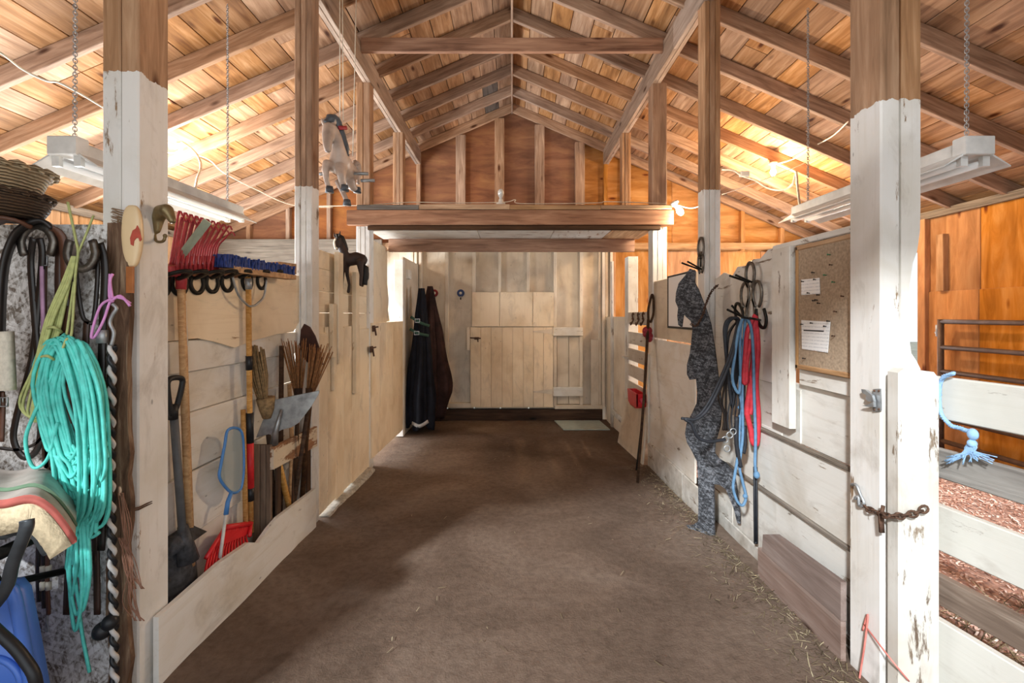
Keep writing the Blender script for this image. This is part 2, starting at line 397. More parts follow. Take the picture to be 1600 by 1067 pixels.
d1 = emp('door_1', ((bX(736) + bX(863)) / 2, YB - 0.12, 0.05), 'closed cream board door with strap hinges in the end wall', 'door', kind='structure')
ed = [736, 752, 768, 785, 801, 817.5, 833, 848.5, 863.5]
for a, b in zip(ed, ed[1:]): bx('door_board', (bX(a + .15), bX(b - .15)), (YB - 0.108, YB - 0.088), (bz(634), bz(511)), m_cream, d1, 0.002)
for ya, yb_ in ((511, 524), (603, 617)):
    bx('hinge_block', (bX(863.8), bX(909)), (YB - 0.115, YB - 0.0855), (bz(yb_), bz(ya)), m_white, d1)
    ym = (ya + yb_) / 2
    mk('strap_hinge', [prism([(bX(864), YB - 0.109, bz(ym - 4)), (bX(832), YB - 0.109, bz(ym - 0.8)), (bX(832), YB - 0.109, bz(ym + 0.8)), (bX(864), YB - 0.109, bz(ym + 4))], (0, -0.006, 0)),
                       tube([(bX(863), YB - 0.118, bz(ym - 6)), (bX(863), YB - 0.118, bz(ym + 6))], 0.012)], m_cream2, d1, False)
bx('keeper_block', (bX(730.5), bX(735.5)), (YB - 0.13, YB - 0.0), (bz(546), bz(511)), m_cream2, d1)
mk('latch', [tube([(bX(735), YB - 0.12, bz(527)), (bX(752), YB - 0.12, bz(528))], 0.010), tube([(bX(747), YB - 0.115, bz(528)), (bX(748), YB - 0.15, bz(533))], 0.008),
             box((bX(742), bX(749)), (YB - 0.116, YB - 0.108), (bz(530), bz(526)))], m_rust, d1, False)

wr_ = emp('wall_right', (4.6, 3, 0), 'orange plywood outer wall of the stall beyond the rail fence', 'wall', kind='structure')
def rz(py, Y): return H + (CY - py) * Y / F
ys = [-1.3, 0.0, 1.2, 2.4, 3.72, 4.40, 4.97]
for a, b in zip(ys, ys[1:]):
    bx('plywood_sheet', (4.60, 4.62), (a + 0.003, b - 0.003), (1.70, 2.52), m_plyo, wr_)
    bx('plywood_sheet', (4.585, 4.605), (a + 0.003, b - 0.003), (-0.1, 1.698), m_plyo, wr_)
bx('top_plate', (4.56, 4.70), (-1.3, 6.83), (2.50, 2.58), m_grey, wr_)
bx('door_jamb', (4.54, 4.70), (4.93, 5.02), (-0.1, 2.5), m_plyo, wr_)
bx('stud', (4.54, 4.60), (4.72, 4.80), (1.70, 2.3), m_tan, wr_)
bx('door_header', (4.56, 4.66), (4.97, 6.3), (2.16, 2.5), m_plyo, wr_)
bx('plywood_sheet', (4.60, 4.62), (6.25, 6.85), (-0.1, 2.5), m_plyo, wr_)
wl = emp('wall_left', (-4.6, 3, 0), 'outer wall of upright tan planks behind the tack panel', 'wall', kind='structure')
y = -1.3
while y < 6.85:
    b = min(y + rr.choice([0.19, 0.24, 0.28]), 6.86)
    gap = 5.1 <= (y + b) / 2 < 6.15
    win = 1.7 < (y + b) / 2 < 5.1
    if win:
        bx('plank', (-4.62, -4.60), (y + 0.003, b - 0.003), (2.05, 2.52), m_tan, wl)
        bx('plank', (-4.62, -4.60), (y + 0.003, b - 0.003), (-0.1, 0.9), m_tan, wl)
    elif gap: bx('plank', (-4.62, -4.60), (y + 0.003, b - 0.003), (2.05, 2.52), m_tan, wl)
    else: bx('plank', (-4.62, -4.60), (y + 0.003, b - 0.003), (-0.1, 2.52), m_tan, wl)
    y = b
bx('top_plate', (-4.70, -4.56), (-1.3, 6.83), (2.50, 2.58), m_grey, wl)
wfz = emp('wall_front', (0, -1.3, 0), 'front gable wall with the wide open barn doorway', 'wall', kind='structure')
for a, b in ((-4.6, -2.78), (2.9, 4.6)):
    n = 6
    for k in range(n): bx('plank', (a + (b - a) * k / n + .002, a + (b - a) * (k + 1) / n - .002), (-1.32, -1.29), (-0.1, 2.6), m_tan, wfz)
n = 24
for k in range(n):
    a, b = -4.6 + 9.2 * k / n, -4.6 + 9.2 * (k + 1) / n
    zt = ZR + RD - SL * max(abs(a), abs(b))
    bx('plank', (a + .002, b - .002), (-1.35, -1.32), (min(3.72, zt - 0.16), zt), m_tan, wfz)

# ------------------------------------------------------------------ posts and beams
bare = ('8a6a50', 'b08a6b', 'cba98a')
def post(xr, yr, z0, z1, paintz, label, n=3, split='x', mat=None, under=('7b644c', '95795d', 'ab9172'), group=None):
    t = emp('support_post', ((xr[0] + xr[1]) / 2, (yr[0] + yr[1]) / 2, z0), label, 'post', 'posts along the aisle')
    mm = mat or paint('post_paint_%d' % len(MATS), 'e6e3de', under, wear=0.365, bare=paintz, barecols=bare, stain='cfc8bb', low=-0.02 if z0 < 0.3 else None)
    r = random.Random(int(xr[0] * 100) + int(yr[0] * 10))
    for k in range(n):
        j = r.uniform(-0.003, 0.003)
        if split == 'x': bx('plank', (xr[0] + (xr[1] - xr[0]) * k / n + .0007, xr[0] + (xr[1] - xr[0]) * (k + 1) / n - .0007), (yr[0] + j, yr[1] + j), (z0, z1), mm, t, 0.006)
        else: bx('plank', (xr[0] + j, xr[1] + j), (yr[0] + (yr[1] - yr[0]) * k / n + .0007, yr[0] + (yr[1] - yr[0]) * (k + 1) / n - .0007), (z0, z1), mm, t, 0.006)
    return t
def rtop(x): return ZR - SL * abs(x) - 0.005
post((-1.537, -1.40), (1.68, 1.83), -0.02, rtop(1.54), 2.36, 'white-painted post with bare top beside the tack panel, brush hung on it', 2)
post((-1.525, -1.402), (3.14, 3.26), -0.06, rtop(1.53), 2.35, 'white-painted laminated post with bare top beside the broom and shovels')
post((-1.53, -1.395), (4.40, 4.52), -0.1, 2.315, 9, 'white lower post under the loft beam behind the black toy horse')
post((-1.53, -1.395), (4.40, 4.52), 2.52, 3.73, -9, 'bare wood post above the loft beam behind the hanging carved horse', 2)
post((-1.49, -1.36), (5.60, 5.72), 2.52, 3.73, -9, 'short bare post on the loft near the gable, opposite the glowing bulb', 3)
pc_ = post((1.40, 1.55), (1.70, 1.86), -0.02, rtop(1.55), 2.26, 'white-painted post with bare top carrying a rusty chain and latch', 2)
o_ = [o for o in C.objects if o.parent is pc_][-1]; bpy.data.objects.remove(o_)      # outer plank, gnawed thin at horse height
e = [(1.476, -.02), (1.55, -.02), (1.55, 1.24), (1.535, 1.27), (1.515, 1.30), (1.507, 1.36), (1.505, 1.48), (1.509, 1.56), (1.521, 1.64), (1.538, 1.69), (1.548, 1.76), (1.55, 1.85), (1.55, rtop(1.55)), (1.476, rtop(1.55))]
mk('plank', [prism([(p, 1.70, q) for p, q in e], (0, 0.16, 0))], paint('gnawed_post_paint', 'e6e3de', ('7b644c', '95795d', 'ab9172'), wear=0.39, bare=2.26, barecols=bare, stain='cfc8bb', low=-0.02, ax='z'), pc_, False)
post((1.40, 1.52), (3.26, 3.38), -0.06, rtop(1.52), 2.36, 'white-painted laminated post with bare top behind the leaning silhouette')
post((1.385, 1.53), (4.42, 4.56), -0.1, 2.315, 9, 'white lower post under the loft beam beside the framed notice')
post((1.385, 1.53), (4.42, 4.56), 2.52, 3.73, -9, 'bare wood post above the loft beam beside the glowing bulb', 1)
post((1.38, 1.49), (5.62, 5.74), 2.52, 3.73, -9, 'short bare post on the loft at the orange plywood corner', 3)
bmt = paint('beam_lower_whitewash', 'cfc4b6', ('8a735e', 'a78e77', 'b9a48e'), wear=0.47, stain='a99684')
for sgn, lab in ((-1, 'long roof beam carrying the rafters above the hanging carved horse'), (1, 'long roof beam carrying the rafters on the orange-lit side')):
    t = emp('roof_beam', (sgn * 1.43, 3, 3.73), lab, 'beam', 'long roof beams', 'structure')
    for k in range(2):
        x0 = sgn * (1.385 + 0.042 * k)
        for (ya, yb_) in ((-1.3, 3.85), (3.853, 6.80)) if k == 0 else ((-1.3, 5.2), (5.203, 6.80)):
            bx('plank', sorted((x0, x0 + sgn * 0.04)), (ya, yb_), (3.73, 3.955), wood('roof_beam_wood', ('84705f', 'a99382', 'c0ac9b')) if 'roof_beam_wood' not in MATS else MATS['roof_beam_wood'], t)
tag(bx('collar_tie', (-1.383, 1.383), (4.10, 4.138), (3.855, 3.985), m_beam), 'horizontal collar tie spanning between the two long roof beams', 'beam', kind='structure')

# loft
lf = emp('loft_deck', (0, 5.5, 2.30), 'plank loft deck over the far end of the aisle', 'loft', kind='structure')
x = -1.5
for b in (-0.9, -0.02, 0.86, 1.55): bx('deck_edge_plank', (x, b - 0.004), (4.33, 4.50), (2.465 + rr.uniform(0, .004), 2.507 + rr.uniform(0, .01)), m_grey if x < -1 else m_tan, lf); x = b
yy = 4.52
while yy < 6.7:
    bx('deck_plank', (-1.54, 1.54), (yy, yy + 0.235), (2.465, 2.495), m_tan, lf); yy += 0.24
m_under = paint('whitewashed_ceiling_board', 'd9d2c8', ('7c5a45', '9a7860', 'b3947c'), wear=0.40, stain='b8a898')
x = -1.44
for b in (-0.35, 0.42, 1.0, 1.42): bx('soffit_panel', (x + .003, b - .003), (4.40, 5.02), (2.292, 2.306), m_under if b != 1.42 else m_tan, lf); x = b
tag(bx('loft_beam', (-1.60, 1.565), (4.335, 4.392), (2.318, 2.462), m_beam), 'broad front beam of the loft with the glowing bulb at its end', 'beam', kind='structure')
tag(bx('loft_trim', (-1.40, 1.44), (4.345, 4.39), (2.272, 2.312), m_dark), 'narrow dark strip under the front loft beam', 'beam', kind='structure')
tag(bx('loft_header', (-1.375, 1.365), (4.985, 5.035), (2.150, 2.292), m_beam), 'reddish header beam above the end of the aisle', 'beam', kind='structure')

# ------------------------------------------------------------------ aisle partition on the left
al = emp('wall_aisle_left', (-1.5, 2.5, 0), 'cream and white board partition behind the garden tools', 'wall', kind='structure')
XL = -1.525
for (za, zb, dx, m) in ((1.18, 1.325, 0.022, m_white), (0.985, 1.178, 0.0, m_white), (0.71, 0.983, 0.012, m_white), (0.41, 0.705, 0.02, m_white), (0.02, 0.405, 0.006, m_white)):
    for ya, yb_ in ((1.86, 2.52), (2.523, 3.135)) if za in (0.985, 0.41) else ((1.86, 3.135),):
        bx('plank', (XL - 0.022 + dx, XL + dx), (ya, yb_), (za, zb), m, al)
# big curved-edge sheet
e = [(1.86, 1.60), (2.6, 1.66), (3.13, 1.72), (3.13, 1.40), (3.05, 1.33), (2.85, 1.325), (2.6, 1.30), (2.4, 1.27), (2.25, 1.31), (2.12, 1.335), (1.86, 1.33)]
mk('curved_sheet', [prism([(XL + 0.024, a, b) for a, b in e], (0.014, 0, 0))], m_cream_y, al, False)
e = [(1.86, 1.585), (2.4, 1.63), (3.0, 1.70), (3.12, 1.73), (3.12, 1.80), (2.9, 1.79), (2.4, 1.71), (1.86, 1.66)]
mk('hook_rail', [prism([(XL + 0.0, a, b) for a, b in e], (0.024, 0, 0))], m_tan, al, False)
for Yv in (2.08, 2.63): bx('stud', (XL - 0.07, XL - 0.022), (Yv, Yv + 0.06), (0, 1.3), m_cream, al)
bx('seam_light_block', (-1.612, -1.598), (1.84, 3.14), (0.0, 1.6), m_cream2, al)  # added unseen sheet, stops the bright stall shining through the plank seams
# beyond the second post: upright boards, battens
ed = [3.262, 3.40, 3.57, 3.74, 3.93, 4.13, 4.40]
for a, b in zip(ed, ed[1:]): bx('upright_board', (-1.425, -1.402), (a + .0015, b - .0015), (zf(b) + rr.uniform(.02, .05), 1.33 + rr.uniform(-.05, .03)), m_cream, al, 0.003)
zc = 1.30
for zt in (1.46, 1.62, 1.79, 1.93): bx('plank', (-1.452, -1.428), (3.262, 4.40), (zc + .002, zt), m_cream, al); zc = zt
bx('batten', (-1.40, -1.362), (3.52, 3.62), (1.06, 1.94), m_cream, al); bx('batten', (-1.401, -1.368), (3.43, 3.50), (1.12, 1.53), m_cream, al)
bx('batten', (-1.40, -1.362), (3.92, 4.0), (0.76, 1.82), m_cream, al); bx('batten', (-1.40, -1.375), (3.46, 3.52), (0.86, 1.12), m_cream, al)
bx('wall_panel', (-1.43, -1.405), (4.53, 5.04), (1.36, 2.20), m_cream, al)
bx('door_jamb', (-1.50, -1.385), (5.70, 5.80), (-0.1, 2.15), m_white, al)
e = [(5.04, 2.15), (5.10, 2.15), (5.10, 1.8), (5.16, 1.62), (5.13, 1.5), (5.20, 1.37), (5.04, 1.37)]
mk('torn_panel', [prism([(-1.44, a, b) for a, b in e], (0.02, 0, 0))], m_cream2, al, False)
bx('wall_panel', (-1.44, -1.41), (5.82, 6.80), (-0.15, 2.2), m_cream2, al)
bx('coat_block', (-1.41, -1.375), (5.95, 6.12), (1.93, 2.05), m_white, al)
bx('footing_stone', (-1.50, -1.33), (3.30, 4.35), (-0.12, -0.035), plain('rough_concrete', 'a39c90', 0.9, 0, 0.35, 30, bst=0.6), al, 0.02)
d2 = emp('door_2', (-1.40, 5.0, 0), 'cream half door of the stall with daylight under it', 'door', kind='structure')
ed = [4.41, 4.66, 4.93, 5.2, 5.44, 5.66]
for a, b in zip(ed, ed[1:]): bx('door_board', (-1.402, -1.378), (a + .001, b - .001), (0.03 - 0.03 * (a - 4.4), 1.365), m_cream, d2, 0.002)
for zc in (1.18, 0.25): bx('door_ledge', (-1.43, -1.404), (4.5, 5.6), (zc, zc + 0.14), m_cream, d2)
for Yc, zc in ((4.43, 1.30), (4.36, 1.10)):
    mk('latch', [tube([(-1.37, Yc - .03, zc + 0.02), (-1.35, Yc + .08, zc + 0.025)], 0.008), tube([(-1.365, Yc + .02, zc + .03), (-1.35, Yc + .02, zc - .06)], 0.009), box((-1.378, -1.366), (Yc - .02, Yc + .05), (zc - .02, zc + .04))], m_rust, d2, False)

tag(mk('tool_trough_board', [prism([(-1.39, a, b) for a, b in ((1.735, 0.275), (2.1, 0.285), (2.33, 0.262), (2.42, 0.215), (2.52, 0.245), (2.62, 0.262), (3.13, 0.235), (3.13, -0.035), (1.735, -0.005))], (0.022, 0, 0))], m_white_y, None, False),
    'long whitewashed board along the floor holding the tools upright', 'board')
for k, (x0, z0) in enumerate(((-4.42, 2.20),)):
    tag(bx('weathered_plank', (-4.4, -1.95), (6.70, 6.74), (2.19, 2.58), m_grey), 'wide rough grey weathered plank on the back wall above the cream boards', 'plank')

# ------------------------------------------------------------------ aisle partition on the right
ar = emp('wall_aisle_right', (1.5, 2.5, 0), 'white board partition with torn top behind the horseshoe racks', 'wall', kind='structure')
XR = 1.475
mk('torn_sheet', [prism([(XR, a, b) for a, b in ((3.255, -0.05), (3.255, 1.70), (3.12, 1.74), (3.0, 1.705), (2.93, 1.76), (2.82, 1.755), (2.74, 1.785), (2.66, 1.78), (2.58, 1.82), (2.45, 1.83), (2.45, 1.06), (2.9, 1.06), (2.9, 0.8), (2.45, 0.8), (2.45, 0.78), (3.0, 0.78), (3.0, -0.05))], (0.014, 0, 0))], m_white2_y, ar, False)
for (za, zb, ya, yb_, dx) in ((1.80, 1.83, 1.87, 2.5, -.02), (1.09, 1.182, 1.87, 2.28, -.012), (0.78, 1.088, 1.87, 2.9, 0.012), (1.18, 1.80, 1.87, 2.45, 0.0), (0.44, 0.775, 1.87, 3.0, -0.012), (0.05, 0.435, 1.87, 2.5, 0.0), (0.05, 0.435, 2.503, 3.1, 0.004), (0.78, 1.06, 2.3, 2.9, 0.004), (-0.04, 0.048, 1.87, 3.1, -0.004)):
    bx('plank', (XR + dx, XR + dx + 0.02), (ya, yb_), (za, zb), m_white2, ar)
for zc, L in ((0.782, 2.75), (0.438, 3.05)): bx('batten', (XR - 0.028, XR), (1.87, L), (zc - 0.012, zc + 0.006), m_grey, ar)
bx('upright_plank', (XR - 0.05, XR - 0.014), (2.30, 2.46), (0.86, 1.80), m_white2, ar)
for Yv in (2.12, 2.72): bx('stud', (XR + 0.022, XR + 0.07), (Yv, Yv + 0.06), (0, 1.7), m_white2, ar)
bx('wall_panel', (1.40, 1.416), (3.40, 4.42), (1.222, 1.775), m_cream2, ar)
bx('wall_panel', (1.385, 1.401), (3.40, 4.52), (0.165, 1.21), m_white, ar)
bx('kick_panel', (1.372, 1.392), (3.62, 4.53), (-0.09, 0.165), m_white2, ar); bx('kick_panel', (1.374, 1.392), (3.10, 3.615), (-0.07, 0.163), m_white2, ar)
bx('edge_strip', (1.365, 1.385), (4.50, 4.55), (0.15, 1.05), m_white, ar)
for k, z0 in enumerate((1.335, 1.105, 0.91, 0.72, 0.52, 0.33, 0.14)): bx('slat', (1.40, 1.42), (4.57, 5.40), (z0, z0 + 0.142), m_white2, ar)
bx('corner_post', (1.40, 1.52), (5.40, 5.56), (-0.12, 2.15), m_white2, ar)
bx('shelf_strip', (1.35, 1.52), (5.38, 5.5), (0.92, 0.94), m_white2, ar)
bx('wall_panel', (1.43, 1.46), (5.57, 6.76), (-0.15, 1.42), m_cream2, ar)
bx('batten', (1.40, 1.43), (6.3, 6.38), (-0.15, 2.2), m_white2, ar)
bx('base_rail', (1.40, 1.43), (5.57, 6.3), (0.05, 0.13), m_white2, ar)
t = emp('kickboard', (1.36, 2.1, 0), 'two dark mauve-brown planks at the foot of the white partition', 'board')
mk('plank', [prism([(1.372, a, b) for a, b in ((1.87, 0.165), (2.50, 0.148), (2.50, -0.02), (1.87, -0.01))], (0.022, 0, 0))], m_mauve_y, t, False)
mk('plank', [prism([(1.372, a, b) for a, b in ((1.87, 0.33), (2.34, 0.30), (2.45, 0.245), (2.46, 0.152), (1.87, 0.168))], (0.024, 0, 0))], m_mauve_y, t, False)
# ================================================================== TACK PANEL (left foreground)
def osb(name, a, b, c, dark, axes=(0, 1), k0=1.0):
    s = NT(name); n = s.noise(s.co((1, 1, 1)), 6, 3); tc = s.n('ShaderNodeTexCoord'); sp0 = s.n('ShaderNodeSeparateXYZ'); s.l(tc.outputs['Object'], sp0.inputs[0])
    cb0 = s.n('ShaderNodeCombineXYZ'); s.l(sp0.outputs[axes[0]], cb0.inputs[0]); s.l(sp0.outputs[axes[1]], cb0.inputs[1])
    ads = []
    for k, rot in enumerate((0.35, 1.25, 2.3, 2.95)):
        mp = s.n('ShaderNodeVectorRotate', rotation_type='Z_AXIS'); s.l(cb0.outputs[0], mp.inputs[0]); mp.inputs['Angle'].default_value = rot
        m2 = s.n('ShaderNodeMapping'); s.l(mp.outputs[0], m2.inputs[0]); m2.inputs['Scale'].default_value = (22 * k0, 105 * k0, 1); m2.inputs['Location'].default_value = (k * 3.3, k * 1.7, 0)
        vo = s.n('ShaderNodeTexVoronoi'); s.l(m2.outputs[0], vo.inputs['Vector']); vo.inputs['Scale'].default_value = 1.0
        sp = s.n('ShaderNodeSeparateColor'); s.l(vo.outputs['Color'], sp.inputs[0]); ads.append(sp.outputs[0])
    m = s.mth('MULTIPLY', s.mth('ADD', s.mth('ADD', ads[0], ads[1]), s.mth('ADD', ads[2], ads[3])), 0.25)
    col = s.ramp(m, [(0.22, hx(dark)), (0.38, hx(a)), (0.52, hx(b)), (0.72, hx(c))])
    col = s.mix(0.6, col, s.ramp(n, [(0.3, (0.7, 0.68, 0.66, 1)), (0.7, (1.1, 1.1, 1.1, 1))]), 'MULTIPLY')
    s.bump(m, 0.35, 0.004); return s.fin(col, 0.8)
m_osb = osb('whitewashed_strand_board', 'b5b0ab', 'd6d3d0', 'f0efee', '776c62')
m_osbd = osb('charcoal_strand_board', '36383c', '4a4c51', '75787e', '28292c', (1, 2), 1.5)
tp = tag(bx('tack_panel', (-2.9, -1.43), (1.634, 1.652), (0.0, 1.775), m_osb), 'grey-white strand board panel hung with straps and ropes', 'panel')
YT = 1.615
def T(px, py, d=0.0): return W(px, py, YT - d)
m_bark = wood('rough_bark_slab', ('3a281c', '6d5340', 'a18a70'), sc=(3, 22, 22), rnd=0.1, bst=1.2, ax='z')
r9 = random.Random(9)
pl = [(168 + r9.uniform(-4, 4), 348 + k * 36) for k in range(23)]; pr = [(203 + r9.uniform(-5, 2), 348 + k * 36) for k in range(23)]
tag(mk('bark_slab', [prism([T(x, y, 0.0) for x, y in pl] + [T(x, y, 0.0) for x, y in reversed(pr)], (0, 0.019, 0))], m_bark, None, False), 'rough brown bark-edged slab at the edge of the tack panel', 'slab')
tag(bx('leather_tab', (T(200, 0).x, T(212, 0).x), (YT - 0.012, YT - 0.002), (T(0, 458).z, T(0, 417).z), plain('tan_leather', 'b06a35', 0.55)), 'small tan leather tab beneath the grooming brush', 'tab')

def shoe_path(c, u, v, w, h, n=18, gap=0.62):
    """U of a horseshoe, open towards -v"""
    pts = []
    for i in range(n + 1):
        a = -gap + (math.pi + 2 * gap) * i / n
        k = 1.0 if 0 < a < math.pi else 0.94
        pts.append(V(c) + V(u) * (w / 2 * math.cos(a) * k) + V(v) * (h / 2 * math.sin(a)))
    return pts
def horseshoe(c, u, v, w=0.11, h=0.125, wd=0.011, th=0.006, gap=0.62):
    nrm = V(u).cross(V(v))
    return tube(shoe_path(c, u, v, w, h, 18, gap), 0, flat=(nrm, th, wd))
ux, uz, uy = V((1, 0, 0)), V((0, 0, 1)), V((0, 1, 0))
for (px, py, v, wd, lab) in ((58, 382, uz, 0.115, 'steel horseshoe hook, open end down, on the strand board'), (127, 392, -uz, 0.10, 'steel horseshoe hook, open end up, above the turquoise rope')):
    t = emp('horseshoe_hook', T(px, py), lab, 'hook', 'horseshoe hooks')
    c = T(px, py, 0.05)
    mk('horseshoe', [horseshoe(c, ux, v, wd, 0.13)], m_iron2, t); mk('stem', [tube([c + V((0, 0.0, 0)) + v * 0.062, c + V((0, 0.062, 0)) + v * 0.05], 0.008)], m_iron, t)
m_leather = plain('dark_leather', '38241c', 0.45, 0, 0.35, 9, 0.5)
m_leather2 = plain('black_leather', '221c1a', 0.42, 0, 0.35, 9, 0.5)
m_leather3 = plain('brown_leather', '5d3a29', 0.5, 0, 0.3, 9, 0.5)
def strap(t, pts, hw=0.011, mat=None, d=0.03, name='strap', th=0.003, dirx=(1, 0, 0)):
    P = [T(p[0], p[1], (p[2] if len(p) > 2 else d)) for p in pts]
    return mk(name, [tube(P, 0, sub=5, flat=(dirx, hw, th))], mat or m_leather, t)
def buckle(t, px, py, d=0.045, w=0.026, h=0.03, name='buckle'):
    c = T(px, py, d); P = [c + V((sx * w / 2, 0, sz * h / 2)) for sx, sz in ((-1, -1), (1, -1), (1, 1), (-1, 1))]
    return mk(name, [tube(P, 0.0028, 5, True), tube([c - V((0, 0.003, 0)), c + V((0, -0.003, h / 2))], 0.002, 5)], m_galv, t)
b1 = emp('bridle', T(60, 700), 'dark leather bridle looped over the downturned horseshoe', 'bridle', 'leather bridles')
strap(b1, [(62, 372, .055), (66, 400, .05), (60, 470), (50, 560), (26, 650), (22, 690), (40, 715), (62, 690), (62, 600), (52, 470), (48, 410), (52, 372, .055)], 0.010, m_leather2)
strap(b1, [(76, 360, .05), (92, 372), (92, 440), (94, 560), (98, 700), (76, 730), (72, 690)], 0.013)
strap(b1, [(80, 356, .06), (99, 378, .04), (103, 470, .035), (104, 600, .035), (106, 720, .035)], 0.015, m_leather3)
strap(b1, [(70, 400), (69, 520), (70, 660), (74, 700), (73, 780)], 0.007, m_leather3)
strap(b1, [(0, 700), (30, 702), (60, 690), (80, 660)], 0.005, m_leather2, dirx=(0, 0, 1))
buckle(b1, 68, 408); buckle(b1, 100, 470)
tag(strap(None, [(66, 415), (66, 440), (68, 520), (69, 620)], 0.006, plain('mauve_webbing', 'a983a0', 0.7), 0.045, 'webbing_strap'), 'faded mauve webbing strap hanging beside the bridle', 'strap')
b2 = emp('bridle', T(140, 700), 'dark leather bridle hanging behind the turquoise rope coil', 'bridle', 'leather bridles')
strap(b2, [(118, 412), (120, 440), (128, 490), (136, 502), (146, 500), (152, 440), (152, 400)], 0.006, m_leather2)
sb = strap(b2, [(136, 502), (134, 560), (140, 700), (150, 860), (152, 960)], 0.010)
strap(b2, [(156, 380), (164, 420), (160, 520), (158, 640), (160, 760), (158, 860)], 0.012, m_leather2)
strap(b2, [(108, 410), (110, 520), (112, 700), (108, 860), (104, 960)], 0.011)
for py in (622, 648, 672, 694): mk('keeper_loop', [tube([T(146 + dx, py, 0.036) for dx in (-7, 7)], 0, flat=((0, 0, 1), 0.005, 0.004))], m_rust, sb)
strap(b2, [(150, 600), (152, 720), (154, 790)], 0.010, m_leather2, .032)
t = emp('girth_strap', T(5, 640), 'padded black girth strap with fleece end at the picture edge', 'strap')
strap(t, [(-4, 640, .07), (0, 560, .07), (2, 470, .07), (8, 410, .07), (24, 368, .07), (46, 350, .07), (68, 346, .06), (84, 358, .05)], 0.020, m_leather2, th=0.007, dirx=(0.6, -1, 0))
strap(t, [(4, 518, .075), (6, 560, .075), (8, 610, .075)], 0.028, plain('cream_fleece', 'ddd5c4', 0.95, 0, 0.15, 60, 0.1, 0.8), .075, 'fleece', 0.012)
strap(t, [(2, 612, .07), (3, 640, .07), (1, 690, .07)], 0.010, m_leather3, name='billet'); buckle(t, 6, 628, .085)
strap(t, [(-30, 352, .12), (0, 342, .12), (25, 344, .1), (46, 350, .07)], 0.03, m_leather3, name='saddle_flap', th=0.006, dirx=(0, 1, 0))
t = emp('leather_strings', T(70, 960), 'short leather strings with cord wraps and a snap below the saddle pad', 'strap')
for (x, y0, y1) in ((60, 850, 940), (68, 850, 950), (75, 850, 960)):
    strap(t, [(x, y0), (x - 1, (y0 + y1) / 2), (x + 1, y1)], 0.006, m_leather2 if x < 70 else m_leather3, 0.03)
for (x, y) in ((67, 890), (67, 915), (76, 890), (76, 915)): mk('cord_wrap', [tube([T(x, y - 6, .033), T(x, y + 6, .033)], 0.009)], m_wire, t)
mk('snap_hook', [tube(cat([T(74, 962, .03), T(73, 972, .03), T(76, 985, .03), T(71, 985, .03), T(73, 972, .03)], 4), 0.003, 5)], m_galv, t)

# ropes
m_turq = plain('turquoise_rope', '5fd0c4', 0.6, 0, 0.2, 30, 0.3)
m_green = plain('yellow_green_twine', 'b7bd7c', 0.75, 0, 0.2, 40)
m_pink = plain('pink_cord', 'e09ad6', 0.6, 0, 0.15, 30)
rt = random.Random(21); parts = []
for k in range(34):
    q = k / 33; xo = (q - 0.5) * 2
    top = (104 + xo * 22 + rt.uniform(-3, 3), 524 + abs(xo) * 10 + rt.uniform(-3, 6), 0.075 + rt.uniform(-.015, .015))
    sp = 30 + rt.uniform(0, 18); bot = 800 + rt.uniform(-90, 40)
    xb = 128 + xo * 22 + rt.uniform(-8, 8); d1_ = 0.05 + rt.uniform(-.015, .02); d2_ = 0.09 + rt.uniform(-.02, .02)
    parts.append(tube([T(*top), T(top[0] - sp * .75, 600 + rt.uniform(-15, 15), d1_), T(xb - sp * .8, 700, d1_), T(xb - sp * .45, bot - 20, d1_ + .01), T(xb, bot + 8, 0.07), T(xb + sp * .45, bot - 20, d2_), T(xb + sp * .45, 690, d2_), T(top[0] + sp * .75, 600, d2_)], 0.0056, 6, True, 5))
for (x, w_, y1) in ((118, 14, 985), (124, 16, 900), (128, 18, 955), (112, 12, 930), (132, 10, 945), (120, 20, 960)):
    parts.append(tube([T(x + 4, 800, .07), T(x - w_ * .6, 880, .06), T(x - w_ * .5, y1 - 40, .06), T(x, y1, .06), T(x + w_ * .6, y1 - 40, .07), T(x + w_ * .7, 870, .08)], 0.0055, 6, True, 6))
parts.append(tube([T(150, 620, .08), T(162, 690, .09), T(170, 715, .09)], 0.0055, 6, False, 6))
parts.append(tube([T(85, 580, .06), T(52, 650, .07), T(40, 690, .07), T(52, 730, .07), T(75, 715, .07), T(90, 660, .07)], 0.0055, 6, False, 6))
parts.append(tube([T(124, 960, .06), T(130, 1000, .06), T(140, 1050, .06)], 0.0055, 6, False, 6))
parts.append(tube([T(150, 830, .08), T(152, 800, .08), T(142, 838, .08), T(155, 832, .08)], 0.006, 6, True, 4))
tag(mk('turquoise_rope', parts, m_turq), 'large hanging coil of turquoise rope on the strand board', 'rope')
parts = [tube([T(106, 316, .02), T(118, 372, .05), T(122, 396, .06), T(118, 430, .06), T(112, 520, .08), T(104, 530, .095), T(98, 545, .09), T(104, 524, .06), T(116, 440, .05)], 0.004, 6, False, 6),
         tube([T(122, 396, .06), T(135, 365, .04), T(146, 337, .02)], 0.0035, 6, False, 5)]
for k in range(7):
    o = rt.uniform(-6, 6)
    parts.append(tube([T(116 + o * .3, 400, .06), T(98 + o, 470, .055), T(84 + o, 530, .05), T(66 + o, 590, .05), T(58 + o, 650, .05), T(42 + o * 2, 640 + o * 2, .05), T(60 + o, 570, .06), T(78 + o, 500, .065), T(104 + o, 440, .06)], 0.0042, 6, True, 5))
for py, px in ((515, 84), (560, 74)): parts.append(tube([T(px - 14, py, .05), T(px, py - 4, .085), T(px + 12, py + 4, .05), T(px, py + 4, .035)], 0.005, 6, True, 4))
tag(mk('green_twine', parts, m_green), 'yellow-green twine knotted beside the turquoise coil', 'twine')
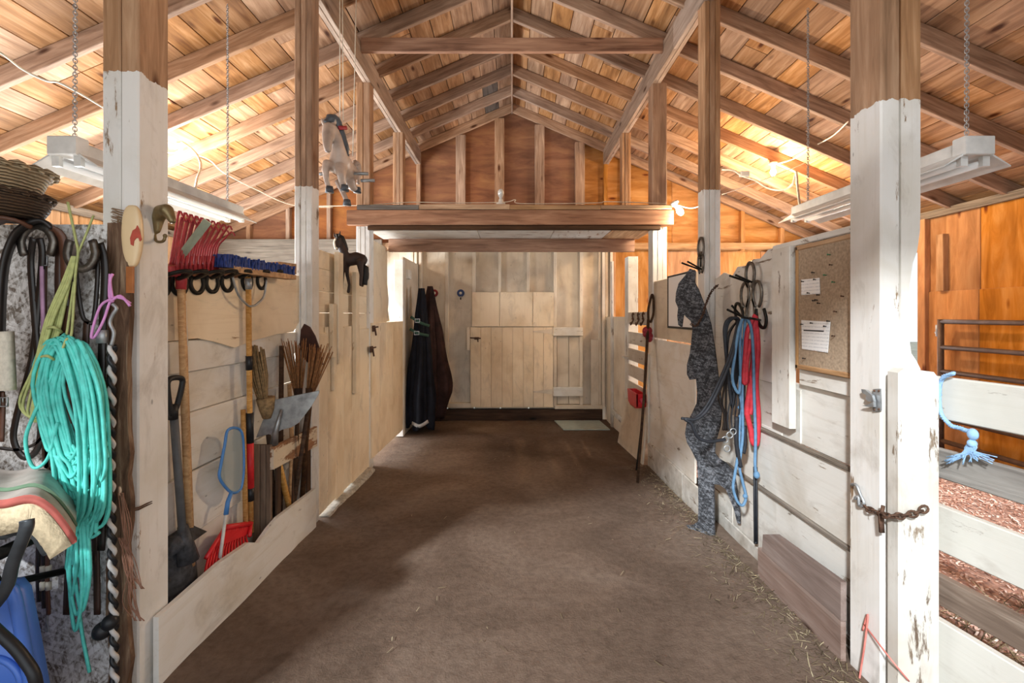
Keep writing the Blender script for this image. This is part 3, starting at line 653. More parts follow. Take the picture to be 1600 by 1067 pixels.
P = [(176, 428), (172, 440), (176, 470), (172, 468), (156, 480), (143, 522), (148, 526), (162, 500), (174, 468), (190, 466), (204, 474)]
tag(mk('pink_string', [tube([T(x, y, .05 + 0.008 * (i % 2)) for i, (x, y) in enumerate(P)], 0.0045, 6, False, 6), tube([T(172, 428, .05), T(172, 468, .055), T(188, 462, .055), T(203, 478, .06)], 0.0045, 6, False, 5)], m_pink), 'bright pink string tied in a loose bow on the tack panel', 'string')
t = emp('braided_lead_rope', T(176, 1060), 'black and white twisted lead rope with a metal snap', 'rope')
for ph, mm in ((0, m_black), (math.pi, plain('grey_white_rope', 'c9c6c2', 0.8))):
    P = []
    for k in range(340):
        q = k / 339; py = 540 + q * 560; px = 176 - 3 * math.sin(q * 5); c = T(px, py, .035)
        a = q * 105 + ph; P.append(c + V((math.cos(a) * 0.007, math.sin(a) * 0.007, 0)))
    mk('strand', [tube(P, 0.0078, 6)], mm, t)
mk('snap_hook', [tube([T(176, 475, .05), T(182, 482, .05), T(176, 492, .05), T(172, 505, .05), T(178, 520, .05), T(174, 540, .05)], 0.006, 6, False, 5), box((T(170, 0).x, T(182, 0).x), (YT - .05, YT - .03), (T(0, 535).z, T(0, 515).z))], m_galv, t)
mk('knot', [ball(T(160, 985, .04), .03), ball(T(172, 972, .045), .026)], m_black, t)
for k in range(2):
    tag(mk('frayed_twine', [tube([T(190 + rt.uniform(-6, 6), 770 + k * 70, .03), T(200 + rt.uniform(-8, 8), 830 + k * 50, .04), T(205 + rt.uniform(-14, 10), 880 + k * 60, .03), T(212 + rt.uniform(-5, 15), 920 + k * 50, .03)], 0.0013, 4, False, 5) for _ in range(9)], plain('rust_twine_%d' % k, '8a6350', 0.9)),
        ('frayed rust-coloured twine on the bark slab, upper wisp', 'frayed rust-coloured twine on the bark slab, lower wisp')[k], 'twine')
tag(mk('post_wire', [tube([T(196, 796, .02), W(217, 793, 1.672), W(259, 772, 1.832)], 0.003, 5), tube([T(196, 799, .02), W(217, 796, 1.672), W(259, 775, 1.832)], 0.003, 5)], m_rust), 'thin rusty wire wrapped around the white post', 'wire')

# grooming brush on the post
t = emp('grooming_brush', W(207, 418, 1.63), 'pale wooden grooming brush with red horse head print', 'brush')
c = W(207, 369, 1.625); vs, fs = ball((0, 0, 0), 1, 20, 14)
bs = []
for v in vs:
    z = v.z; wv = 0.036 * (1 - 0.22 * max(0, -z)) ; bs.append(c + V((math.copysign(abs(v.x) ** 0.7, v.x) * wv, math.copysign(abs(v.y) ** 0.5, v.y) * 0.014, math.copysign(abs(z) ** 0.85, z) * 0.113)))
bb = mk('brush_back', [(bs, fs)], plain('varnished_beech', 'e3c79c', 0.35, 0, 0.08, 5, 0.5), t)
hp = [(204, 382), (203, 372), (207, 360), (212, 357), (214, 352), (217, 358), (219, 366), (221, 374), (218, 377), (216, 371), (212, 372), (209, 376), (208, 384)]
mk('horse_print', [prism([W(x, y, 1.609) for x, y in hp], (0, 0.003, 0))], plain('red_print', 'b8503f', 0.5), bb, False)
br = []
for k in range(9):
    for j in range(3):
        y0 = 326 + k * 4.0; br.append(tube([W(193, y0 + 3, 1.63 + j * .01), W(175 + rt.uniform(-2, 3), y0 - 2 + rt.uniform(-2, 2), 1.63 + j * .012)], 0.0022, 4))
tag(mk('bristles', br, plain('brown_bristle', '7d6248', 0.8), t), kind='stuff')

# cast horse head hook on the post
t = emp('horse_head_hook', W(250, 378, 1.76), 'bronze horse head coat hook on the white post', 'hook')
m_brz = plain('aged_bronze', '8a7a58', 0.4, 0.7, 0.3, 30)
Q = lambda a, b, d=0.0: W(150 + a / 6.276, 300 + b / 6.276, 1.76 - d)
blob('horse_head', [[(Q(600, 380), .012), (Q(610, 260), .022), (Q(640, 190, .01), .026), (Q(690, 180, .02), .026), (Q(725, 230, .025), .018), (Q(748, 280, .028), .014)], [(Q(690, 160, .02), .012), (Q(705, 135, .02), .006)], [(Q(565, 190), .012), (Q(545, 300), .008), (Q(575, 430), .007)]], 0.005, m_brz, t)
mk('hook', [tube([Q(575, 400), Q(585, 470, .005), Q(620, 490, .015), Q(665, 475, .02), Q(678, 430, .02)], 0.0055, 7, False, 6), ball(Q(678, 430, .02), .008)], m_brz, t)
mk('nail', [tube([Q(400, 160, -.05), Q(540, 200, -.01)], 0.004, 5)], m_rust, t)

# baskets on the top edge
def weave(name, a, b):
    s = NT(name); v = s.co((1, 1, 1), False)
    wv = s.n('ShaderNodeTexWave', wave_type='BANDS', bands_direction='Z'); s.l(v, wv.inputs[0]); wv.inputs['Scale'].default_value = 32; wv.inputs['Distortion'].default_value = 2.5
    s.bump(wv.outputs[0], 0.9, 0.01); return s.fin(s.mix(wv.outputs[0], hx(a), hx(b)), 0.8)
def basket(name, c, prof, mat, label, rimr, rimz):
    t = emp(name, c, label, 'basket', 'baskets on the tack panel')
    mk('body', [lathe(prof, c, seg=36)], mat, t)
    P1 = []
    for k in range(90):
        a = 2 * math.pi * k / 90; P1.append(V(c) + V((math.cos(a) * (rimr + .006 * math.sin(a * 22)), math.sin(a) * (rimr + .006 * math.sin(a * 22)), rimz + .006 * math.cos(a * 22))))
    mk('rim', [tube(P1, 0.008, 6, True)], mat, t); return t
cb = W(-28, 340, 1.50)
basket('dark_basket', V((cb.x, 1.52, 1.777)), [(0.02, 0), (0.125, 0), (0.145, 0.035), (0.155, 0.075), (0.148, 0.075), (0.12, 0.01), (0.02, 0.008)], weave('dark_weave', '3c2c20', '6b5440'), 'dark openwork basket under the pale wicker basket', 0.152, 0.076)
basket('wicker_basket', V((cb.x - 0.015, 1.52, 1.81)), [(0.02, 0), (0.10, 0), (0.135, 0.06), (0.155, 0.115), (0.172, 0.13), (0.168, 0.136), (0.145, 0.12), (0.095, 0.01), (0.02, 0.01)], weave('pale_wicker', '8e7556', 'd2bb97'), 'pale wicker basket with looped rim at the top corner', 0.170, 0.133)

# saddle pad on its rack, wheelbarrow
t = emp('saddle_pad', W(20, 870, 1.45), 'cream fleece saddle pad with red and green binding', 'saddle pad')
def padsec(Y, off=0.0):
    A = [(-170, 885), (-150, 850), (-110, 808), (-55, 792), (0, 796), (45, 788), (72, 800), (95, 826), (112, 852)]
    P = cat([W(x, y, 1.30) for x, y in A], 5); o = []
    for i, p in enumerate(P):
        a, b = P[max(0, i - 1)], P[min(len(P) - 1, i + 1)]; n = V((-(b - a).z, 0, (b - a).x)).normalized(); o.append(V((p.x - (Y - 1.3) * 0.95, Y, p.z)) + n * off)
    return o
def sheet(ys, o0, o1, i0=0, i1=None, jit=0.0):
    rows = []
    for k, Y in enumerate(ys): rows.append((padsec(Y, o0)[i0:i1], padsec(Y, o1)[i0:i1]))
    vs, fs = [], []; n = len(rows[0][0])
    for a, b in rows: vs += [p + V((0, 0, rt.uniform(-jit, jit))) for p in a] + b
    for k in range(len(rows) - 1):
        for i in range(n - 1):
            p, q = k * 2 * n + i, (k + 1) * 2 * n + i
            fs += [[p, p + 1, q + 1, q], [p + n + 1, p + n, q + n, q + n + 1]]
        for i in (0, n - 1): p, q = k * 2 * n + i, (k + 1) * 2 * n + i; fs.append([p, q, q + n, p + n])
    for k in (0, len(rows) - 1):
        for i in range(n - 1): p = k * 2 * n + i; fs.append([p, p + n, p + n + 1, p + 1])
    return vs, fs
m_fl = plain('tan_fleece', 'cbb999', 0.95, 0, 0.2, 70, 0.1, 1.0)
mk('fleece', [sheet([1.30 + k * .04 for k in range(8)], -0.075, 0.0, jit=.003)], m_fl, t)
mk('cover', [sheet([1.31 + k * .04 for k in range(8)], 0.001, 0.012)], plain('grey_blanket', 'a59c94', 0.9), t)
mk('red_binding', [sheet([1.302, 1.325], 0.002, 0.018)], plain('red_binding', 'a8564c', 0.8), t)
mk('green_binding', [sheet([1.40, 1.42], 0.012, 0.017)], plain('green_binding', '5f7a60', 0.8), t)
mk('dark_underside', [sheet([1.33 + k * .05 for k in range(5)], -0.10, -0.076, jit=.006)], plain('dark_felt', '34373a', 0.95), t)
t = emp('saddle_rack', W(20, 900, 1.5), 'bent dark metal rack arm in front of the saddle pad', 'rack')
mk('bar', [tube([W(42, 812, 1.22), W(40, 830, 1.22), W(20, 880, 1.24), W(4, 930, 1.26), W(-60, 1000, 1.28)], 0, sub=4, flat=((1, 0.3, 0.3), 0.014, 0.006))], plain('gunmetal_bar', '4c5054', 0.45, 0.5), t)
mk('support_arm', [tube([(-1.60, 1.33, 0.70), (-1.60, 1.63, 0.70)], 0.02), tube([(-1.60, 1.36, 0.70), (-1.60, 1.40, .60), (-1.60, 1.63, .52)], 0.012)], m_iron, t)
t = emp('wheelbarrow', (-1.75, 1.3, 0), 'blue plastic wheelbarrow tray with black tube frame, mostly out of view', 'wheelbarrow')
A = [(-330, 935), (10, 916), (22, 930), (36, 1000), (52, 1090), (62, 1180), (-330, 1180)]
m_blue = plain('blue_plastic', '4a76cf', 0.4, 0, 0.08, 4, 0.5)
ty = mk('tray', [prism([W(x, y, 1.36) for x, y in A], (0, 0.05, 0)), tube([W(x, y, 1.36) for x, y in A[1:6]], 0.016, 8, False, 4)], m_blue, t)
mk('moulded_ring', [tube([W(-10, 1072, 1.355) + V((math.cos(a) * .085, 0, math.sin(a) * .085)) for a in [2 * math.pi * k / 30 for k in range(30)]], 0.010, 6, True)], m_blue, ty)
mk('tube_frame', [tube([W(-260, 900, 1.25), W(-80, 930, 1.25), W(0, 990, 1.25), W(38, 1030, 1.25), W(58, 1075, 1.25), W(62, 1190, 1.3)], 0.014, 8, False, 5)], m_black, t)

# ================================================================== GARDEN TOOLS ALONG THE LEFT PARTITION
XT = -1.455
def TX(px, py, x=XT): return WX(px, py, x)
# leaf rake
t = emp('leaf_rake', TX(296, 940), 'red fan rake hung head up, tines splayed over the partition', 'rake')
m_red = plain('red_enamel', 'a23338', 0.5, 0, 0.3, 25)
hd = mk('handle', [tube([TX(283, 440), TX(288, 600), TX(298, 884)], [0.0155, 0.0175], 10)], m_handle, t)
mk('label_strip', [tube([TX(286.5, 470) + V((.012, -.006, 0)), TX(289, 540) + V((.013, -.006, 0))], 0, flat=((0, 1, 0), .006, .002))], m_white, hd)
mk('socket', [tube([TX(283, 452), TX(284, 415)], [0.02, 0.024], 10), prism([TX(262, 432), TX(336, 424), TX(336, 410), TX(262, 416)], (0.02, 0, 0))], m_red, t)
for k in range(20):
    q = k / 19; b0 = TX(262 + q * 72, 414 - q * 2); Yb = b0.y
    tip = W(280 + q * 82, 330 + q * 24 + (8 if k % 2 else 0), Yb + 0.02); md = W(262 + q * 76, 392 - q * 6, Yb)
    md.x = max(md.x, XT + 0.02)
    mk('tine', [tube([b0 + V((.01, 0, 0)), md, md.lerp(tip, .5) + V((0, 0, .004)), tip, tip + V((.015, -.0, -.02))], 0, sub=3, flat=((0, 1, 0), 0.0045, 0.0022))], m_red, t)
mk('spreader_plate', [prism([W(276, 398, 1.93), W(318, 342, 1.99), W(330, 350, 2.03), W(288, 404, 1.97)], (0, 0.004, 0.004))], plain('grey_green_plate', '98a596', 0.4, 0.3), t, False)
for k in range(9): mk('spring', [tube([TX(268 + k * 7, 424) + V((.022, 0, 0)), TX(268 + k * 7, 400) + V((.03, 0, 0))], 0.006, 6)], m_red, t)
# hook rail of horseshoes
for k, px in enumerate((268, 295, 322, 345, 368, 398, 420)):
    c = WX(px, 436 - k * 0.6, -1.44)
    t = emp('horseshoe_hook', c, ['black horseshoe hook beside the white post under the rake', 'second black horseshoe hook from the white post on the tool rail', 'third black horseshoe hook from the white post on the tool rail', 'fourth black horseshoe hook, under the blue broom end', 'black horseshoe hook just before the broom handle', 'black horseshoe hook just beyond the broom handle', 'last black horseshoe hook of the tool rail, under the broom'][k], 'hook', 'horseshoe hooks')
    mk('horseshoe', [horseshoe(c + V((0.01, 0, 0.01)), uy, V((0.93, 0, 0.36)), 0.095, 0.13, 0.010, 0.006, 0.3)], m_iron, t)
    mk('backplate', [horseshoe(c + V((-0.042, 0, -0.02)), uy, -uz, 0.09, 0.1, 0.009, 0.005)], m_iron, t)
# push broom
t = emp('push_broom', TX(392, 830), 'push broom hung upside down with blue bristles and taped handle', 'broom')
hd = mk('handle', [tube([TX(388, 432), TX(392, 832)], 0.0145, 10)], m_handle, t)
mk('head_block', [prism([TX(345, 425, -1.44), TX(447, 437, -1.44), TX(447, 430, -1.44), TX(345, 415, -1.44)], (0.065, 0, 0))], m_tan, t, False)
br = []
for k in range(46):
    for j in range(6):
        q = k / 45; b0 = TX(333 + q * 112, 417 + q * 14, -1.44) + V((j * .012, 0, 0)); L = 0.055 + rt.uniform(-.012, .012)
        br.append(tube([b0, b0 + V((rt.uniform(-.008, .012), rt.uniform(-.008, .008), L))], 0.0062, 4))
tag(mk('bristles', br, plain('blue_bristle', '2c3f7c', 0.7, 0, 0.5, 60), t, False), kind='stuff')
for a, b in (((357, 432), (383, 477)), ((411, 437), (396, 476))):
    mk('brace', [tube([TX(*a) + V((.02, 0, 0)), TX((a[0] + b[0]) / 2 - (3 if a[0] < 380 else -4), (a[1] + b[1]) / 2 + 6) + V((.018, 0, 0)), TX(*b) + V((.015, 0, 0)), TX(389.5, 478) + V((.015, 0, 0))], 0.006, 6, False, 5)], m_galv, t)
mk('ferrule', [tube([TX(388, 435), TX(388.6, 452)], 0.018, 10)], m_galv, t)
for a, b, mm in ((556, 578, m_black), (645, 692, m_black), (692, 762, plain('red_tape', 'c8262b', 0.5)), (762, 782, m_black)):
    f = lambda y: TX(388 + 4 * (y - 432) / 400, y)
    mk('grip_tape', [tube([f(a), f(b)], 0.018 if a < 600 else 0.0195, 10)], mm, hd)
# plastic scoop shovel
t = emp('scoop_shovel', TX(290, 945), 'black plastic scoop shovel standing blade down in the trough', 'shovel')
def scoop(name, c, u, v, n, w_, h_, bow, lip, mat, par, thick=0.006, wt=1.0, nx=12, ny=12):
    vs = []
    for s_ in (0, 1):
        for j in range(ny + 1):
            for i in range(nx + 1):
                a = i / nx * 2 - 1; b = j / ny; k = 1 + (wt - 1) * b
                p = V(c) + V(u) * (a * w_ / 2 * k) + V(v) * (b * h_) + V(n) * (bow * (abs(a) ** 2.6) + lip * (b - 0.5) ** 2 * 4 * (1 if b > .5 else 0.2)) + V(n) * (-thick * s_)
                vs.append(p)
    fs = []; st = (nx + 1) * (ny + 1)
    for j in range(ny):
        for i in range(nx):
            q = j * (nx + 1) + i; fs += [[q, q + 1, q + nx + 2, q + nx + 1], [st + q + nx + 1, st + q + nx + 2, st + q + 1, st + q]]
    bd = [i for i in range(nx + 1)] + [(j + 1) * (nx + 1) - 1 for j in range(1, ny + 1)] + [ny * (nx + 1) + i for i in range(nx - 1, -1, -1)] + [j * (nx + 1) for j in range(ny - 1, 0, -1)]
    for a, b in zip(bd, bd[1:] + bd[:1]): fs.append([b, a, st + a, st + b])
    return mk(name, [(vs, fs)], mat, par)
m_scoop = plain('scuffed_black_plastic', '3b3d42', 0.55, 0, 0.6, 40, 0.4, 0.3)
bl = TX(291, 935, -1.42)
scoop('blade', (-1.425, 1.985, 0.12), uy, V((-0.06, -0.03, 1)).normalized(), V((1, 0, 0)), 0.26, 0.36, -0.05, -0.05, m_scoop, t, wt=0.9)
mk('blade_neck', [tube([(-1.43, 1.975, 0.36), (-1.445, 1.965, 0.52)], [0.045, 0.02], 10), prism([(-1.415, 1.87, .44), (-1.415, 2.08, .44), (-1.44, 2.03, .49), (-1.44, 1.92, .49)], (-0.03, 0, 0))], m_scoop, t)
mk('shaft', [tube([(-1.44, 1.965, 0.42), TX(271, 640)], 0.016, 10)], plain('grey_shaft', '55575a', 0.5), t)
Dp = [(267, 645), (262, 615), (262, 596), (272, 590), (284, 592), (284, 604), (277, 632), (271, 646)]
mk('d_grip', [tube([TX(a, b, -1.45) for a, b in Dp], 0.012, 8, True, 4), tube([TX(270, 632), TX(270, 655)], 0.02, 10)], m_black, t)
# skimmer net
t = emp('skimmer_net', TX(342, 890), 'blue framed pool skimmer net on a white pole', 'net')
fr = [(356, 672), (371, 669), (379, 681), (381, 720), (380, 744), (376, 764), (365, 770), (355, 764), (343, 746), (345, 727), (351, 696)]
Fp = cat([TX(a, b, -1.43) for a, b in fr], 4, True)
m_nb = plain('blue_net_frame', '4d84c4', 0.4, 0, 0.1)
mk('frame', [tube(Fp, 0.007, 7, True)], m_nb, t)
s = NT('net_mesh'); tr = s.n('ShaderNodeBsdfTransparent'); mx = s.n('ShaderNodeMixShader', i_0=0.45); s.l(tr.outputs[0], mx.inputs[1]); s.l(s.b.outputs[0], mx.inputs[2]); s.fin(hx('9fb0b4'), 0.8)
s.l(mx.outputs[0], s.t.nodes['Material Output'].inputs[0])
mk('mesh', [prism(Fp, (-0.003, 0, 0))], s.m, t, False)
mk('socket', [tube([TX(362, 768, -1.43), TX(356, 784, -1.43), TX(353, 804, -1.43)], [0.010, 0.012], 8)], m_nb, t)
mk('pole', [tube([TX(353.5, 800, -1.43), TX(341, 892, -1.42)], 0.008, 8)], plain('white_pole', 'd9d7d2', 0.5), t)
# manure fork
t = emp('manure_fork', TX(390, 850), 'red plastic manure fork resting in the trough', 'fork')
m_fork = plain('red_plastic', 'cf2229', 0.4, 0, 0.12, 8, 0.5)
top0, top1 = TX(352, 824, -1.45), TX(392, 818, -1.45)
mk('crossbar', [tube([top0, top1], 0.014, 8), tube([top0, TX(338, 846, -1.44), TX(322, 872, -1.43)], 0.010, 8), tube([top1, TX(390, 838, -1.42)], 0.010, 8)], m_fork, t)
for k in range(14):
    q = k / 13; a = top0.lerp(top1, q); b = TX(321 + q * 66, 893 - q * 42, -1.415)
    mk('tine', [tube([a, a.lerp(b, .5) + V((-.02, 0, 0)), b, b + V((.01, 0, -.03))], 0.0062, 6, False, 3)], m_fork, t)
mk('backplate', [prism([top0, top1, top1.lerp(TX(388, 850, -1.43), .5), top0.lerp(TX(321, 890, -1.43), .5)], (-0.008, 0, 0))], m_fork, t, False)
mk('handle', [tube([TX(384, 822, -1.455), TX(380, 640, -1.48)], 0.013, 8)], m_handle, t)

# ------------------------------------------------------------------ wooden tool bin
t = emp('tool_bin', (-1.45, 2.9, 0), 'small wooden corner bin holding brooms and shovels', 'bin')
mk('front_rail', [prism([(-1.405, a, b) for a, b in ((2.60, .548), (3.18, .515), (3.18, .655), (2.60, .678))], (0.022, 0, 0))], paint('half_painted_rail', 'e0cdb0', ('7a4f30', '9c6a42', 'b88858'), wear=0.52, ax='y'), t, False)
for a, b in ((-1.508, -1.466), (-1.464, -1.432), (-1.43, -1.40)): bx('side_plank', (a, b), (2.60, 2.62), (0.12, 0.69), wood('bin_plank_%d' % int(-a * 1000), ('5a4636', '7a6350', '8f7862'), rnd=.3), t)
for Y in (2.66, 2.86, 3.06): bx('slat', (-1.41, -1.395), (Y, Y + .05), (0.1, 0.6), m_dark, t)
# brooms and shovels inside
m_straw = plain('straw_bristle', '8d7350', 0.85, 0, 0.4, 60)
m_reed = plain('reed_bristle', '8e5f38', 0.85, 0, 0.4, 60)
t = emp('straw_broom', (-1.46, 2.7, 0.2), 'worn straw broom standing head up in the bin', 'broom')
br = []
for k in range(70):
    a = rt.uniform(0, 6.28); q = rt.random() ** .5
    b0 = W(414 + math.cos(a) * 4, 645, 2.63); m1 = W(405 + math.cos(a) * 13 * q, 590 + rt.uniform(-5, 5), 2.6); e1 = W(400 + math.cos(a) * 12 * q, 548 + rt.uniform(-10, 16), 2.58)
    off = V((0, math.sin(a) * .035 * q, 0)); br.append(tube([b0, m1 + off, e1 + off], 0.0042, 4))
tag(mk('bristles', br, m_straw, t), kind='stuff')
mk('binding', [tube([W(415, 622, 2.62), W(417, 640, 2.63), W(418, 652, 2.64)], [.052, .028], 10)], m_straw, t)
mk('handle', [tube([W(417, 648, 2.64), (-1.44, 2.75, 0.05)], 0.014, 8)], m_dark, t)
t = emp('steel_shovel', (-1.40, 2.75, 0), 'square steel shovel standing with its scuffed blade up', 'shovel')
sp = [(400, 684), (409, 659), (418, 637), (426, 626), (460, 619), (492, 613), (492, 617), (481, 637), (462, 663), (451, 670), (437, 673), (424, 681), (418, 679)]
m_steel = plain('scuffed_steel', '9b9c9c', 0.4, 0.75, 0.35, 18, 0.5, 0.2)
mk('blade', [prism([W(x, y, 2.62) + V((0, 0.0006 * (x - 400), 0)) for x, y in sp], (0, 0.007, 0.002))], m_steel, t, False)
mk('socket', [tube([W(440, 640, 2.632), W(431, 672, 2.625), W(428, 694, 2.64)], [0.008, 0.024], 10)], m_steel, t)
mk('handle', [tube([W(428, 690, 2.64), (-1.43, 2.95, 0.02)], 0.018, 8)], m_handle, t)
t = emp('round_spade', (-1.45, 3.05, 0), 'dark rusty round-point spade standing blade up beside the post', 'shovel')
sp = [(475, 506), (470, 515), (468, 538), (472, 556), (480, 566), (492, 572), (504, 570), (500, 548), (492, 525), (484, 511)]
mk('blade', [prism([W(a, b, 2.98) for a, b in sp], (0, 0.012, 0))], plain('dark_rust', '40251c', 0.55, 0.3, 0.4), t, False)
mk('handle', [tube([W(490, 568, 2.99), W(478, 690, 3.0), (-1.44, 3.05, 0.0)], 0.017, 8)], m_dark, t)
for (bx0, x0, x1, yt, lab, nm) in ((466, 440, 480, 532, 'reed broom with fanned bristles standing left of the dark spade', 0), (484, 484, 521, 540, 'reed broom with fanned bristles standing right of the dark spade', 1)):
    t = emp('reed_broom', (-1.42, 2.95, 0), lab, 'broom', 'reed brooms')
    br = []
    for k in range(46):
        q = rt.random(); j = rt.uniform(-.03, .03)
        br.append(tube([W(bx0 + (q - .5) * 9, 618, 2.88) + V((0, j * .4, 0)), W(x0 + (x1 - x0) * q, yt + rt.uniform(-4, 14), 2.88) + V((0, j, 0))], [0.0042, 0.0022], 4))
    tag(mk('bristles', br, m_reed, t), kind='stuff')
    mk('binding', [tube([W(bx0, 606, 2.88), W(bx0, 624, 2.88)], .026, 10)], m_dark, t)
    mk('handle', [tube([W(bx0, 620, 2.88), (-1.44, 2.95 - .06 * nm, 0.0)], 0.014, 8)], m_dark, t)
tag(mk('spare_handle', [tube([(-1.45, 2.80, .0), W(440, 540, 2.86)], 0.015, 8)], m_dark), 'dark bare tool handle leaning behind the reed broom', 'handle')
tag(mk('worn_handle', [tube([(-1.43, 2.88, .0), W(456, 690, 2.86), W(452, 600, 2.9)], 0.013, 8)], m_tan), 'pale worn tool handle standing in the bin', 'handle')
# ================================================================== RIGHT SIDE OF THE AISLE
# leaning figure cut from strand board
sil = [(180, 92), (165, 115), (140, 145), (130, 180), (128, 210), (138, 235), (135, 262), (138, 295), (150, 305), (155, 268), (158, 255), (166, 266), (184, 282), (190, 310), (188, 332), (185, 362), (180, 402), (170, 440), (170, 475), (180, 495), (203, 492), (207, 540), (205, 580), (190, 612), (168, 655), (163, 690), (170, 722), (190, 757), (206, 790), (210, 850), (212, 950), (210, 1008), (190, 1022), (168, 1022), (180, 1040), (215, 1058), (245, 1063), (270, 1060), (268, 1020), (268, 950), (266, 872), (290, 876), (310, 891), (325, 922), (340, 962), (352, 1012), (362, 1018), (362, 980), (355, 922), (345, 862), (335, 822), (310, 796), (285, 781), (269, 760), (272, 722), (290, 660), (295, 600), (290, 540), (282, 480), (275, 420), (265, 350), (255, 290), (240, 242), (225, 206), (210, 166), (195, 140), (200, 100)]
SA, SB = V((1.19, 3.18, 0)), V((1.43, 2.87, 0))          # the cutout stands across the corner of the post
SN = V((SB - SA).cross(V((0, 0, 1)))).normalized(); SN = SN if SN.x < 0 else -SN
def SP(px, py, o=0.0):
    k = (px - CX) / F; q = SB - SA; s_ = (k * SA.y - SA.x) / (q.x - k * q.y); p = SA + q * s_
    return V((p.x, p.y, H + (CY - py) * p.y / F)) + SN * o
t = emp('silhouette_cutout', (1.33, 3.05, -0.04), 'dark strand board cutout of a leaning figure against the post', 'cutout')
mk('figure', [prism([SP(1000 + a / 2.322, 380 + b / 2.319) for a, b in sil], -SN * 0.014)], m_osbd, t, False)
def chain(pts, r=0.011, wire=0.003, squash=1.35, sub=8):
    P = cat(pts, sub); L = 0; out = []; step = r * 1.75; acc = 0; flip = 0
    for a, b in zip(P, P[1:]):
        d = (b - a).length
        while acc < d and d > 1e-9:
            c = a.lerp(b, acc / d); tn = (b - a).normalized(); u = tn.orthogonal().normalized(); v = tn.cross(u)
            if flip % 2: u = v
            out.append(tube([c + tn * (math.cos(k * math.pi / 5) * r * squash) + u * (math.sin(k * math.pi / 5) * r * 0.8) for k in range(10)], wire, 5, True)); flip += 1; acc += step
        acc -= d
    return out
mk('neck_chain', chain([SP(1082, 507, .008), SP(1090, 508, .008), SP(1100, 490, .008), SP(1104, 475, .008), WX(1112, 455, 1.385), WX(1122, 445, 1.392)], 0.009, 0.0028), m_rust, t)
# horseshoe racks
def rack(name, shoes, rods, X, label):
    t = emp(name, WX(shoes[-1][0], shoes[-1][1] + 15, X), label, 'rack', 'horseshoe racks')
    for (px, py, v, m) in shoes:
        c = WX(px, py, X); mk('horseshoe', [horseshoe(c, uy, v, 0.098, 0.155, 0.0085, 0.005, 1.2 if m is m_iron2 else 0.5)], m, t)
    for a, b in rods: mk('prong', [tube([a, b], 0.0065, 7), ball(b, .0075, 8, 6)], m_iron, t)
    return t
rack('horseshoe_rack', [(1095, 388, uz, m_iron2), (1095, 411, uz, m_iron2)], [(WX(1093, 421, 1.385), W(1066, 411, 3.32)), (WX(1097, 421, 1.385), W(1075, 409, 3.24)), (WX(1095, 417, 1.385), WX(1095, 400, 1.385))], 1.385, 'two-shoe horseshoe rack with prongs on the post above the silhouette')
RX = 1.438
rack('horseshoe_rack', [(1172, 430, uz, m_iron2), (1164, 462, uz, m_iron2), (1183, 460, uz, m_iron2), (1155, 492, V((0, .3, 1)).normalized(), m_iron), (1173, 486, -uz, m_iron2), (1189, 492, V((0, -.3, -1)).normalized(), m_iron)],
     [(WX(1170, 441, RX), W(1141, 431, 2.66)), (WX(1175, 441, RX), W(1150, 430, 2.6)), (WX(1160, 496, RX), W(1144, 478, 2.7)), (WX(1166, 498, RX), W(1137, 484, 2.66)), (WX(1180, 498, RX), W(1160, 496, 2.5)), (WX(1188, 500, RX), W(1172, 497, 2.46))], RX, 'six-shoe horseshoe rack on the white boards holding ropes')
# ropes hanging from the big rack
RYp = 2.62
def R(a, b, d=0.0): return W(1060 + a / 2.806, 480 + b / 2.806, RYp - d)
m_brope = plain('blue_rope', '5f83a3', 0.7, 0, 0.2, 40); m_rrope = plain('red_rope', 'c43440', 0.65, 0, 0.2, 40); m_krope = plain('black_rope', '23252b', 0.6, 0, 0.3, 40)
tag(mk('blue_lead_rope', [tube([R(300, 48), R(278, 60), R(270, 160), R(272, 330), R(268, 520), R(262, 640), R(248, 730), R(240, 790), R(258, 850), R(282, 868), R(296, 830), R(280, 760), R(268, 690), R(282, 560), R(280, 380), R(284, 200), R(292, 70)], .0085, 7, True, 5), ball(R(293, 828), .014), ball(R(268, 440), .012)], m_brope), 'long blue lead rope doubled in a low loop', 'rope')
tag(mk('blue_lead_rope', [tube([R(282, 46, .03), R(262, 110, .03), R(246, 220, .03), R(236, 300, .03), R(246, 350, .03), R(266, 374, .03), R(270, 300, .03)], .0085, 7, False, 5), tube([R(300, 46, .03), R(318, 90, .03), R(328, 200, .03), R(332, 380, .03), R(338, 560, .03), R(336, 690, .03), R(344, 745, .03)], .0085, 7, False, 5), ball(R(343, 735, .03), .017, sc=(1, 1, 1.3))], m_brope), 'blue rope hanging straight in front of the red rope, knotted end', 'rope')
tag(mk('red_lead_rope', [tube([R(326, 50, .015), R(302, 110, .015), R(292, 220, .01), R(286, 320, .01), R(296, 325, .01), R(300, 240, .01), R(318, 140, .01)], .013, 7, False, 5), tube([R(334, 52), R(330, 200), R(312, 360), R(300, 450), R(306, 490), R(318, 540), R(326, 592), R(344, 592), R(350, 480), R(340, 330), R(348, 180), R(338, 60)], .0155, 8, True, 5), tube([R(318, 300, .01), R(322, 420, .01), R(316, 470, .01)], .012, 7, False, 4)], m_rrope), 'red padded lead rope gathered in the middle of the rack', 'rope')
tag(mk('black_whip_loop', [tube([R(262, 58), R(232, 190, .02), R(176, 330, .03), R(118, 440, .04), R(66, 488, .05), R(14, 487, .06)], .0085, 7, False, 5), tube([R(268, 62), R(240, 200, .03), R(184, 340, .04), R(130, 445, .05), R(80, 490, .06), R(30, 490, .06), R(58, 512, .06), R(82, 566, .05), R(128, 588, .04), R(205, 580, .02)], .0095, 7, False, 5)], m_krope), 'stiff black cord looping out across the silhouette', 'cord')
